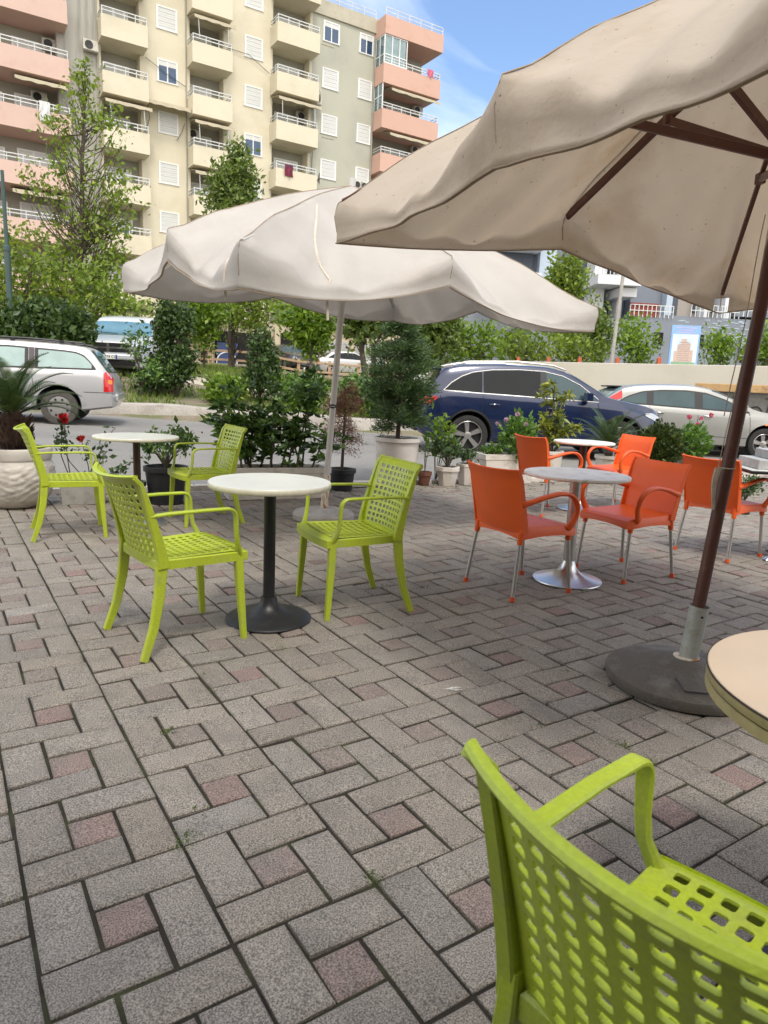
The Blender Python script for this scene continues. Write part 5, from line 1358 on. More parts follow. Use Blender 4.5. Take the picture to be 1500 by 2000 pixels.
# --- champagne silver hatchback (front to the right)
sh = CarShape(
    top=[(-2.18, .74), (-2.16, .92), (-2.06, 1.04), (-1.9, 1.16), (-1.68, 1.33), (-1.5, 1.395), (-.9, 1.455), (-.3, 1.47), (.15, 1.42), (.55, 1.28), (.95, 1.09), (1.2, .99), (1.6, .93), (1.95, .83), (2.12, .70), (2.2, .52)],
    bottom=[(-2.18, .40), (-1.8, .24), (1.8, .22), (2.2, .28)],
    width=[(-2.18, .62), (-2.1, .78), (-1.7, .88), (0, .89), (1.2, .885), (1.75, .82), (2.05, .66), (2.15, .52), (2.2, .36)],
    belt=[(-2.18, .92), (-1.6, 1.02), (0, .95), (.9, .91), (1.4, .88), (2.2, .62)], tumble=.34)
hx, hy = 6.50, 15.15
hat = empty('parked_car', (hx, hy, H(hx, hy)), R_(-3), 'champagne silver hatchback parked behind the blue car, in front of the graffiti wall', 'car')
sh.body([M['p_champ'], M['dark_gap']], hat, (-1.30, 1.34), .37)
for wx in (-1.30, 1.34):
    for sg in (-1, 1): wheel(hat, wx, sg*.77, .32, .215, .20, 'five')
for sg in (-1, 1):
    zb_ = pl([(-1.72, 1.045), (-1.3, 1.02), (0, .97), (1.0, .93)]); zt_ = pl([(-1.72, 1.06), (-1.5, 1.19), (-1.2, 1.295), (-.8, 1.34), (-.3, 1.35), (.1, 1.315), (.5, 1.19), (.98, .96)])
    mb = MB(); sh.strip(mb, sg, nlist(-1.72, .98, 34), zb_, zt_, .003); mb.build('window_seal', M['black_plastic'], hat)
    a_ = lambda x: zb_(x)+.025
    b_ = lambda x: max(zb_(x)+.03, zt_(x)-.03)
    mb = MB(); sh.strip(mb, sg, nlist(-1.62, -1.12, 8), a_, b_, .007); sh.strip(mb, sg, nlist(-.98, -.14, 12), a_, b_, .007); sh.strip(mb, sg, nlist(.02, .92, 14), a_, b_, .007); mb.build('side_window', M['glass_mid'], hat)
    mb = MB()
    for pts in ([(-.06, .96), (-.07, .26)], [(-1.05, 1.0), (-1.1, .75), (-.95, .5), (-.92, .26)], [(.98, .93), (1.02, .5), (.98, .26)], [(-1.7, .55), (-.95, .44), (.98, .42)]): mb = MB(); sh.line(mb, sg, pts, .010, .002); mb.build('door_seam', M['dark_gap'], hat)
    handle(hat, sh, sg, -.85, .87, M['p_champ']); handle(hat, sh, sg, .14, .84, M['alu'], .16); mirror(hat, sh, sg, .80, .98, M['p_champ'])
    mb = MB(); sh.strip(mb, sg, nlist(1.30, 1.42, 3), pl([(1.3, .70), (1.42, .70)]), pl([(1.3, .73), (1.42, .725)]), .006); mb.build('side_indicator', M['amber'], hat)
    mb = MB(); sh.strip(mb, sg, nlist(-2.05, -1.62, 10), pl([(-2.05, .96), (-1.62, 1.14)]), pl([(-2.05, 1.03), (-1.9, 1.12), (-1.62, 1.30)]), .012); mb.build('tail_light', M['red_lens'], hat)
    mb = MB(); sh.strip(mb, sg, nlist(1.8, 2.1, 6), pl([(1.8, .66), (2.1, .60)]), pl([(1.8, .80), (2.1, .70)]), .01); mb.build('headlight', M['clear_lens'], hat)
mb = MB(); sh.top_patch(mb, nlist(-2.08, -1.62, 10), -.80, .80); mb.build('rear_window', M['glass_sky_teal'], hat)
mb = MB(); sh.top_patch(mb, nlist(.22, 1.12, 14), -.88, .88); mb.build('windscreen', M['glass_mid'], hat)
mb = MB(); mb.box((-1.66, 0, 1.375), (.20, 1.0, .03)); mb.build('roof_spoiler', M['black_plastic'], hat, bevel=.012)

# --- silver-white van facing the viewer
sh = CarShape(
    top=[(-2.4, 1.5), (-2.3, 1.70), (-1.6, 1.78), (0, 1.80), (.35, 1.74), (.62, 1.58), (1.15, 1.18), (1.5, 1.10), (1.95, 1.0), (2.2, .88), (2.34, .70), (2.38, .5)],
    bottom=[(-2.4, .3), (2.0, .22), (2.38, .28)],
    width=[(-2.4, .88), (-2.0, .97), (0, .985), (1.3, .96), (1.9, .93), (2.2, .84), (2.32, .74), (2.38, .62)],
    belt=[(-2.4, 1.1), (.9, 1.05), (1.4, 1.0), (2.38, .66)], tumble=.24)
vp = at_y(228, 700, 19.4)
van = empty('parked_van', (vp[0]-.42, 21.6, H(vp[0], 19.3)+.0), R_(-90+6), 'silver-white people carrier parked nose-on to the viewer behind the shrubs', 'van')
sh.body([M['p_white'], M['dark_gap']], van, (-1.5, 1.5), .38)
for wx in (-1.5, 1.5):
    for sg in (-1, 1): wheel(van, wx, sg*.86, .34, .21, .20, 'five')
mb = MB(); sh.top_patch(mb, nlist(.60, 1.20, 16), -.88, .88, .006); mb.build('windscreen', M['glass_wind'], van)
mb = MB(); mb.tube([(1.2, .62, 1.20), (1.12, .1, 1.235)], .012, 4); mb.tube([(1.2, -.05, 1.215), (1.12, -.6, 1.235)], .012, 4); mb.build('wiper', M['black_plastic'], van)
mb = MB(); mb.b2(2.2, 2.37, -.60, .60, .62, .92); mb.build('grille_surround', M['chrome'], van, bevel=.02)
mb = MB()
for y0, y1 in ((-.55, -.04), (.04, .55)):
    for z0, z1 in ((.65, .745), (.79, .885)): mb.b2(2.36, 2.378, y0, y1, z0, z1)
mb.build('grille', M['dark_gap'], van)
mb = MB(); mb.b2(2.25, 2.44, -.80, .80, .44, .60); mb.build('front_bumper', M['p_white'], van, bevel=.04)
mb = MB(); mb.b2(2.3, 2.42, -.72, .72, .28, .42); mb.build('air_intake', M['dark_gap'], van)
pt = MB(); pt.b2(2.445, 2.455, -.26, .26, .46, .575); pt = pt.build('number_plate', M['plate'], van)
mb = MB()
for y0 in (-.26, .215): mb.b2(2.4555, 2.458, y0, y0+.045, .46, .575)
mb.build('plate_band', M['plate_blue'], pt)
fc = bpy.data.curves.new('plate_text', 'FONT'); fc.body = 'AA 774 CU'; fc.size = .105; fc.align_x = 'CENTER'; fc.align_y = 'CENTER'; fc.extrude = .001
fo = bpy.data.objects.new('plate_text', fc); C.objects.link(fo); bpy.context.view_layer.update()
me = bpy.data.meshes.new_from_object(fo.evaluated_get(bpy.context.evaluated_depsgraph_get())); bpy.data.objects.remove(fo, do_unlink=True)
to = bpy.data.objects.new('plate_lettering', me); C.objects.link(to); me.materials.clear(); me.materials.append(M['letters']); to.parent = pt
to.matrix_local = Matrix(((0, 0, 1, 2.458), (1, 0, 0, 0), (0, 1, 0, .517), (0, 0, 0, 1)))
for sg in (-1, 1):
    mb = MB(); sh.strip(mb, sg, nlist(1.98, 2.28, 6), pl([(1.98, .70), (2.28, .66)]), pl([(1.98, .90), (2.28, .80)]), .012); mb.b2(2.23, 2.36, sg*.62, sg*.80, .66, .84); mb.build('headlight', M['clear_lens'], van, bevel=.01)
    mirror(van, sh, sg, .95, 1.12, M['p_white'], 1.3)
    mb = MB(); zb_ = pl([(-2.2, 1.16), (1.0, 1.10)]); sh.strip(mb, sg, nlist(-2.1, .95, 24), zb_, pl([(-2.1, 1.58), (.1, 1.62), (.5, 1.50), (.95, 1.14)]), .005); mb.build('side_window', M['glass_dark'], van)

# --- two cars parked beyond the rail fence
def far_car(px_, Y, rz, paintk, label):
    sh = CarShape(top=[(-2.1, .75), (-2.05, .95), (-1.7, 1.1), (-1.3, 1.35), (-.6, 1.45), (0, 1.44), (.5, 1.25), (.9, 1.02), (1.6, .92), (2.0, .78), (2.1, .55)], bottom=[(-2.1, .35), (-1.7, .24), (1.8, .22), (2.1, .3)],
        width=[(-2.1, .66), (-2.0, .8), (-1.5, .86), (1.3, .86), (1.9, .72), (2.1, .5)], belt=[(-2.1, .9), (0, .95), (1.0, .90), (2.1, .65)])
    p = at_y(px_, 722, Y); c = empty('parked_car', (p[0], Y, H(p[0], Y)-.02), rz, label, 'car')
    sh.body([M[paintk], M['dark_gap']], c, (-1.25, 1.3), .36)
    for wx in (-1.25, 1.3):
        for sg in (-1, 1): wheel(c, wx, sg*.74, .31, .2, .19, 'five')
    for sg in (-1, 1):
        mb = MB(); sh.strip(mb, sg, nlist(-1.5, .8, 20), pl([(-1.5, 1.02), (.9, .96)]), pl([(-1.5, 1.05), (-1.1, 1.28), (-.4, 1.35), (.1, 1.33), (.8, 1.0)]), .005); mb.build('side_window', M['glass_dark'], c)
        mb = MB(); mb.box((-2.07, sg*.62, .80), (.08, .22, .16)); mb.build('tail_light', M['red_lens'], c, bevel=.02)
        mb = MB(); mb.box((2.03, sg*.50, .66), (.08, .24, .10)); mb.build('headlight', M['clear_lens'], c, bevel=.02)
    mb = MB(); sh.top_patch(mb, nlist(-1.95, -1.35, 8), -.8, .8); mb.build('rear_window', M['glass_dark'], c)
    mb = MB(); sh.top_patch(mb, nlist(.2, .95, 8), -.86, .86); mb.build('windscreen', M['glass_mid'], c)
    mb = MB(); mb.b2(-2.13, -2.09, -.25, .25, .55, .66); mb.build('number_plate', M['plate'], c)
    return c
far_car(565, 40, R_(-60), 'p_black', 'black car parked in front of the shops beyond the rail fence')
far_car(683, 41, R_(20), 'p_silver', 'pale grey car with red tail lights beyond the rail fence, right of the black one')
# ------------------------------------------------------------------ green perforated armchair
def holes_grid(mb, Sf, nu, nv, th, hw=.62, hh=.62, mu=(0, 1), mv=(0, 1)):
    """perforated panel: Sf(u,v) -> (point, normal); nu x nv cells each with a rounded hole"""
    def add_cell(u0, u1, v0, v1, hole=True):
        uc, vc = (u0+u1)/2, (v0+v1)/2; du, dv = (u1-u0)/2, (v1-v0)/2
        o8 = [(-1, -1), (0, -1), (1, -1), (1, 0), (1, 1), (0, 1), (-1, 1), (-1, 0)]
        if not hole:
            for s_ in (.5, -.5):
                vs = []
                for a, b in ((-1, -1), (1, -1), (1, 1), (-1, 1)):
                    p, n = Sf(uc+a*du, vc+b*dv); vs.append(p+n*th*s_)
                mb.add(vs, [(0, 1, 2, 3)])
            return
        c = .68
        i16 = [(-c, -1), (c, -1), (1, -c), (1, c), (c, 1), (-c, 1), (-1, c), (-1, -c)]
        # outer ring re-ordered to face the inner octagon
        o = [(-.5, -1), (.5, -1), (1, -.5), (1, .5), (.5, 1), (-.5, 1), (-1, .5), (-1, -.5)]
        vs = []
        for s_ in (.5, -.5):
            for a, b in o: p, n = Sf(uc+a*du, vc+b*dv); vs.append(p+n*th*s_)
            for a, b in ((-1, -1), (1, -1), (1, 1), (-1, 1)): p, n = Sf(uc+a*du, vc+b*dv); vs.append(p+n*th*s_)
            for a, b in i16: p, n = Sf(uc+a*du*hw, vc+b*dv*hh); vs.append(p+n*th*s_)
        fs = []
        for f0 in (0, 20):
            for k in range(8):
                k2 = (k+1) % 8; fs.append((f0+k, f0+k2, f0+12+k2, f0+12+k))
            fs += [(f0+7, f0+8, f0+0), (f0+1, f0+9, f0+2), (f0+3, f0+10, f0+4), (f0+5, f0+11, f0+6)]
        for k in range(8):
            k2 = (k+1) % 8; fs.append((12+k, 12+k2, 32+k2, 32+k))
        mb.add(vs, fs)
    for i in range(nu+2):
        for j in range(nv+2):
            us = [0, mu[0]]+[mu[0]+(mu[1]-mu[0])*(k+1)/nu for k in range(nu)]+[1]; vs_ = [0, mv[0]]+[mv[0]+(mv[1]-mv[0])*(k+1)/nv for k in range(nv)]+[1]
            if us[i+1]-us[i] < 1e-6 or vs_[j+1]-vs_[j] < 1e-6: continue
            add_cell(us[i], us[i+1], vs_[j], vs_[j+1], 1 <= i <= nu and 1 <= j <= nv)
def surf(fun):
    def S_(u, v):
        e = 1e-3; p = Vector(fun(u, v)); a = Vector(fun(u+e, v))-Vector(fun(u-e, v)); b = Vector(fun(u, v+e))-Vector(fun(u, v-e)); n = a.cross(b).normalized(); return p, n
    return S_
def back_f(u, v):
    s = 2*u-1; hw = .222+.006*v
    return (hw*s*(1-.0*v), -.185-.105*abs(v)**1.25-(.030+.022*v)*(1-s*s)-(.020*max(0, v-.93)/.07), .425+.405*v-.012*(1-s*s)*v)
def seat_f(u, v):
    s = 2*u-1; hw = .205+.028*v
    y = -.20+.43*v+.022*(1-s*s)*v**3
    z = .448-.014*(1-s*s)*math.sin(math.pi*min(1, v*1.1))**1 -.012*max(0, (v-.9)/.1)**2 - .004*(1-v)
    return (hw*s, y, z)
def make_green():
    root = empty('green_armchair', (0, 0, 0))
    mb = MB(); holes_grid(mb, surf(seat_f), 10, 10, .006, .62, .60, (.07, .93), (.06, .94)); mb.build('seat', M['lime'], root, smooth=True, ang=30, fixn=False)
    mb = MB(); holes_grid(mb, surf(back_f), 10, 11, .007, .62, .62, (.05, .95), (.05, .93))
    # side stiles and rolled top rail
    for s in (0, 1):
        pts = [back_f(s, v) for v in nlist(-.02, 1.0, 14)]; mb.sweep([(p[0]+(.012 if s else -.012), p[1], p[2]) for p in pts], nlist(.034, .026, 14), nlist(.052, .018, 14), Vector((1, 0, 0)))
    pts = [back_f(u, 1.0) for u in nlist(-.045, 1.045, 22)]
    rr = []
    for i, p in enumerate(pts):
        q = [(.005, .008), (-.002, .010), (-.011, .008), (-.016, .002), (-.013, -.004), (-.004, -.005), (.004, -.008), (.007, 0)]
        rr.append([(p[0], p[1]+a, p[2]+b) for a, b in q])
    mb.rings(rr)
    mb.build('backrest', M['lime'], root, smooth=True, ang=35, fixn=False)
    mb = MB()                                                  # apron under the seat
    loop = [Vector(seat_f(u, 1.0)) for u in nlist(0, 1, 12)]+[Vector(seat_f(1, v)) for v in nlist(.95, 0, 8)]+[Vector(seat_f(u, 0)) for u in nlist(.95, .05, 8)]+[Vector(seat_f(0, v)) for v in nlist(0, .95, 8)]
    cen = Vector((0, .02, .44)); rr = []
    for off, z in ((.0, .446), (.008, .440), (.009, .400), (.002, .398), (0, .436)):
        rr.append([(p.x+(p-cen).normalized().x*off, p.y+(p-cen).normalized().y*off, z) for p in loop])
    mb.rings(rr, cap=False, closed=True); mb.build('seat_frame', M['lime'], root, smooth=True, ang=40)
    for s in (-1, 1):
        mb = MB(); mb.sweep([(s*.218, .195, .440), (s*.222, .200, .30), (s*.228, .212, .12), (s*.232, .220, 0)], [.038, .036, .031, .028], [.042, .038, .031, .026]); mb.build('leg', M['lime'], root, smooth=True, ang=30)
        mb = MB(); mb.sweep([(s*.228, -.190, .47), (s*.228, -.192, .40), (s*.232, -.205, .28), (s*.238, -.235, .14), (s*.245, -.285, 0)], [.030, .034, .034, .031, .028], [.044, .050, .044, .038, .032]); mb.build('leg', M['lime'], root, smooth=True, ang=30)
        pts = [(s*.236, -.240, .655), (s*.246, -.16, .662), (s*.252, 0, .664), (s*.252, .120, .662)]
        for t in nlist(.15, 1, 6): a = t*math.pi/2; pts.append((s*.252, .120+.045*math.sin(a), .662-.045*(1-math.cos(a))))
        pts += [(s*.250, .168, .55), (s*.246, .175, .50), (s*.232, .190, .455), (s*.222, .200, .430)]
        n = len(pts); mb = MB(); mb.sweep(pts, [.034]*4+[.034]*6+[.030, .030, .034, .036], [.013]*4+[.014]*6+[.016, .018, .022, .026], bev=.6); mb.build('armrest', M['lime'], root, smooth=True, ang=30)
    return root
gp = make_green()
GG = 'lime green perforated armchairs'
def fr(ax_deg): return R_(ax_deg-90)
for i, (x, y, a, lab) in enumerate((
    (-.985, 3.24, 40.4, 'lime green perforated armchair left of the white table with the black pedestal'),
    (-.19, 3.815, 206.8, 'lime green perforated armchair right of the white table with the black pedestal'),
    (-2.455, 5.27, 27.8, 'lime green perforated armchair beside the carved white urn, at the far left table'),
    (-1.61, 5.95, 213.5, 'lime green perforated armchair between the far left table and the laurel trough'),
    (.512, .787, 40.5, 'close-up lime green perforated armchair at the bottom right corner, seen from behind'))):
    o = gp if i == 0 else copy_tree(gp)
    o.location = (x, y, .001); o.rotation_euler = (0, 0, fr(a)); tag(o, lab, 'armchair', GG)

# ------------------------------------------------------------------ orange armchair
def make_orange():
    root = empty('orange_armchair', (0, 0, 0))
    def sb(u, v):   # back
        s = 2*u-1; hw = .222+.012*v
        return (hw*s, -.200-.085*abs(v)**1.1-(.018+.014*v)*(1-s*s)-.018*max(0, v-.85)/.15, .415+.385*v+(.006-.010*(1-s*s))*v)
    def ss(u, v):
        s = 2*u-1; hw = .212+.022*v-.02*max(0, v-.85)/.15
        return (hw*s, -.205+.44*v, .440-.016*(1-s*s)*math.sin(math.pi*min(1, v*1.05+.02))-.018*(max(0, v-.86)/.14)**2+.01*(1-v)**3)
    def sheet(f, nu, nv, th):
        mb = MB(); S_ = surf(f); A_ = []; B_ = []
        for j in range(nv+1):
            A_.append([]); B_.append([])
            for i in range(nu+1):
                p, n = S_(i/nu, j/nv); A_[-1].append(p+n*th/2); B_[-1].append(p-n*th/2)
        mb.grid(A_); mb.grid([r[::-1] for r in B_])
        def edge(a, b): mb.add(a+b, [(k, k+1, len(a)+k+1, len(a)+k) for k in range(len(a)-1)])
        edge(A_[0], B_[0]); edge(A_[-1], B_[-1]); edge([r[0] for r in A_], [r[0] for r in B_]); edge([r[-1] for r in A_], [r[-1] for r in B_])
        return mb
    mb = sheet(sb, 16, 14, .010)
    for s in (0, 1):
        pts = [sb(s, v) for v in nlist(0, 1, 12)]; mb.sweep([(p[0]+(.004 if s else -.004), p[1]+.010, p[2]) for p in pts], .012, nlist(.050, .022, 12))
    mb.build('backrest', M['orange'], root, smooth=True, ang=40)
    mb = sheet(ss, 16, 14, .010); mb.build('seat', M['orange'], root, smooth=True, ang=40)
    loop = [Vector(ss(u, 1.0)) for u in nlist(0, 1, 14)]+[Vector(ss(1, v)) for v in nlist(.95, 0, 10)]+[Vector(ss(u, 0)) for u in nlist(.93, .07, 10)]+[Vector(ss(0, v)) for v in nlist(0, .95, 10)]
    cen = Vector((0, .015, .43)); rr = []
    for off, dz in ((.0, .004), (.006, -.004), (.008, -1), (.002, -1), (-.001, -.004)):
        ring = []
        for p in loop:
            d = (p-cen); d.z = 0; L_ = max(abs(p.x)/.22, abs(p.y-.015)/.22); d.normalize()
            arch = .374-.016*(1-min(1, (abs(p.x)/.20)**2) if abs(p.y-.015) > .19 else 1-min(1, ((p.y-.015)/.20)**2))*-1
            ring.append((p.x+d.x*off, p.y+d.y*off, arch if dz == -1 else p.z+dz))
        rr.append(ring)
    mb = MB(); mb.rings(rr, cap=False, closed=True); mb.build('seat_frame', M['orange'], root, smooth=True, ang=45)
    for s in (-1, 1):
        ctl = [(s*.228, -.232, .595), (s*.240, -.17, .610), (s*.254, -.06, .640), (s*.262, .05, .655), (s*.264, .13, .640), (s*.262, .185, .590), (s*.256, .200, .525), (s*.246, .180, .465), (s*.232, .155, .425)]
        pts = []
        for i in range(len(ctl)-1):
            p0 = Vector(ctl[max(0, i-1)]); p1 = Vector(ctl[i]); p2 = Vector(ctl[i+1]); p3 = Vector(ctl[min(len(ctl)-1, i+2)])
            for t in nlist(0, 1, 5)[:-1]: pts.append(.5*((2*p1)+(p2-p0)*t+(2*p0-5*p1+4*p2-p3)*t*t+(3*p1-p0-3*p2+p3)*t**3))
        pts.append(Vector(ctl[-1])); n = len(pts)
        mb = MB(); mb.sweep(pts, [.026+.018*math.sin(math.pi*min(1, i/n*1.25)) for i in range(n)], [.050-.026*math.sin(math.pi*min(1, .08+i/n*1.05)) for i in range(n)], bev=.7); mb.build('armrest', M['orange'], root, smooth=True, ang=50)
        for (x0, y0, x1, y1) in ((.205, .190, .225, .225), (.205, -.200, .232, -.255)):
            mb = MB(); mb.tube([(s*x0, y0, .415), (s*x1, y1, .0)], .0125, 12); lg = mb.build('leg', M['alu'], root, smooth=True)
            q = .06; mb = MB(); mb.tube([(s*(x1-(x1-x0)*q), y1-(y1-y0)*q, .028), (s*x1, y1, 0)], [.0165, .018], 12); mb.build('foot_cap', M['orange_cap'], lg, smooth=True, ang=50)
            mb = MB(); mb.tube([(s*x0, y0, .42), (s*(x0+(x1-x0)*.17), y0+(y1-y0)*.17, .345)], [.022, .017], 12); mb.build('socket', M['orange'], lg, smooth=True, ang=50)
    return root
op = make_orange(); OG = 'orange plastic armchairs with metal legs'
for i, (x, y, a, lab) in enumerate((
    (.90, 4.31, 30.8, 'nearest orange armchair, seen from behind, left of the front steel table'),
    (1.737, 4.80, 209.0, 'orange armchair facing left, right of the front steel table'),
    (1.72, 7.18, 28.0, 'orange armchair seen from behind, left of the rear round table'),
    (2.62, 7.75, 206.0, 'farthest orange armchair, facing left, right of the rear round table'),
    (2.80, 5.56, 33.0, 'orange armchair partly hidden by the brown parasol pole, at the dark rectangular table'))):
    o = op if i == 0 else copy_tree(op)
    o.location = (x, y, .001); o.rotation_euler = (0, 0, fr(a)); tag(o, lab, 'armchair', OG)

# ------------------------------------------------------------------ tables
def round_table(name, label, x, y, r, zt, top, edge, th, pole_r, pole_m, base_prof, base_m, group=None, rings_=0):
    t = empty(name, (x, y, .001), 0, label, 'table', group)
    mb = MB(); mb.lathe([(r-.004, zt-th), (r, zt-th+.004), (r, zt-.003), (r-.0025, zt)], 72); o = mb.build('table_top', [M[edge]], t, smooth=True, ang=50)
    mb = MB(); mb.lathe([(r-.003, zt+.0002), (r-.004, zt+.0018)], 72); mb.build('table_surface', M[top], o)
    mb = MB(); mb.lathe([(pole_r, .03), (pole_r, zt-th-.02)], 28); mb.lathe([(r*.45, zt-th-.020), (r*.45, zt-th-.001)], 28); mb.build('pedestal', M[pole_m], t, smooth=True, ang=50)
    mb = MB(); mb.lathe(base_prof, 56); mb.build('base', M[base_m], t, smooth=True, ang=50)
    return t
trump = [(.225, 0), (.228, .008), (.222, .014), (.17, .026), (.11, .040), (.070, .060), (.048, .090), (.042, .118), (.040, .125)]
round_table('round_table', 'round white table on a black trumpet-foot pedestal between two lime green chairs', -.595, 3.50, .315, .745, 'top_white', 'top_edge', .028, .031, 'black_metal', trump, 'black_metal')
round_table('round_table', 'round white table with a brown leg at the far left, by the rose bush', -2.10, 5.72, .345, .745, 'top_white', 'top_edge', .022, .030, 'brown_metal', [(.24, 0), (.24, .012), (.2, .022), (.06, .045), (.04, .06)], 'alu')
otr = [(.225, 0), (.232, .006), (.230, .012), (.19, .022), (.13, .038), (.085, .060), (.058, .090), (.046, .125), (.042, .14)]
round_table('round_table', 'round worn grey table on a steel trumpet base between the two nearest orange chairs', 1.27, 4.52, .345, .735, 'top_grey', 'top_grey', .020, .038, 'alu', otr, 'chrome')
round_table('round_table', 'rear round grey table between the two farthest orange chairs', 2.14, 7.45, .325, .74, 'top_grey', 'top_grey', .020, .038, 'brown_metal', otr, 'chrome')
# near beige table at the right edge
t = empty('round_table', (1.03, 1.22, .001), 0, 'beige laminate round table with a thick yellowed edge, cut off by the right border', 'table')
zt = .725; r = .365; mb = MB()
mb.lathe([(r-.002, zt-.022), (r, zt-.020), (r, zt-.001), (r-.002, zt)], 96); mb.lathe([(r-.006, zt-.048), (r-.001, zt-.046), (r-.001, zt-.0255), (r-.004, zt-.0245)], 96); o = mb.build('table_top', M['edge_yellow'], t, smooth=True, ang=50)
mb = MB(); mb.lathe([(r-.0035, zt-.030), (r-.0035, zt-.018)], 96); mb.lathe([(r+.0012, zt-.0035), (r+.0012, zt-.0008), (r-.001, zt+.0004)], 96, cap=False); mb.build('dark_edge_line', M['edge_dark'], o)
mb = MB(); mb.lathe([(r-.0015, zt+.0005), (r-.003, zt+.002)], 96); mb.build('table_surface', M['top_beige'], o)
mb = MB(); mb.lathe([(.035, .03), (.035, zt-.05)], 24); mb.build('pedestal', M['black_metal'], t, smooth=True, ang=50)
mb = MB(); mb.lathe(trump, 48); mb.build('base', M['black_metal'], t, smooth=True, ang=50)
# dark rectangular table with grey slabs on it
q = on_z(1437, 912, .735)
dt = empty('rectangular_table', (q[0]+.46, q[1]-.02, .001), R_(-6), 'dark-edged grey rectangular table at the right edge by the orange chair', 'table')
mb = MB(); mb.b2(-.45, .75, -.3, .3, .712, .735); o = mb.build('table_top', M['black_plastic'], dt, bevel=.004)
mb = MB(); mb.b2(-.44, .74, -.29, .29, .7353, .739); mb.build('table_surface', M['top_white'], o)
mb = MB(); mb.tube([(.12, 0, .03), (.12, 0, .71)], .035, 20); mb.build('pedestal', M['alu'], dt, smooth=True)
for k, a in enumerate((20, 110, 200, 290)):
    mb = MB(); c, s_ = math.cos(R_(a)), math.sin(R_(a)); mb.sweep([(.12+c*d, s_*d, z) for d, z in ((.02, .06), (.10, .058), (.20, .045), (.29, .020), (.31, .006))], .05, .014, Vector((-s_, c, 0)), bev=.5); mb.build('foot', M['chrome'], dt, smooth=True, ang=40)
st = [(-.36, .30, .74, .815, .20), (-.25, .30, .8155, .885, .17)]
m_slab = mat('grey_fibre_slab', (.46, .47, .46), .8, var=.12, vs=8, stain=(.30, .31, .31), sts=14, stf=(.5, .7), bump=.5, bs=80)
for k, (x0, x1, z0, z1, yy) in enumerate(st):
    mb = MB(); mb.b2(x0, x1+.3, -yy, yy, z0, z1); o = mb.build('grey_slab', m_slab, bevel=.006)
    o.location = (q[0]+.46, q[1]-.02, .0); o.rotation_euler = (0, 0, R_(-6))
    tag(o, ('wider lower grey slab lying on the dark rectangular table', 'smaller upper grey slab stacked on the wider one on the dark rectangular table')[k], 'slab')

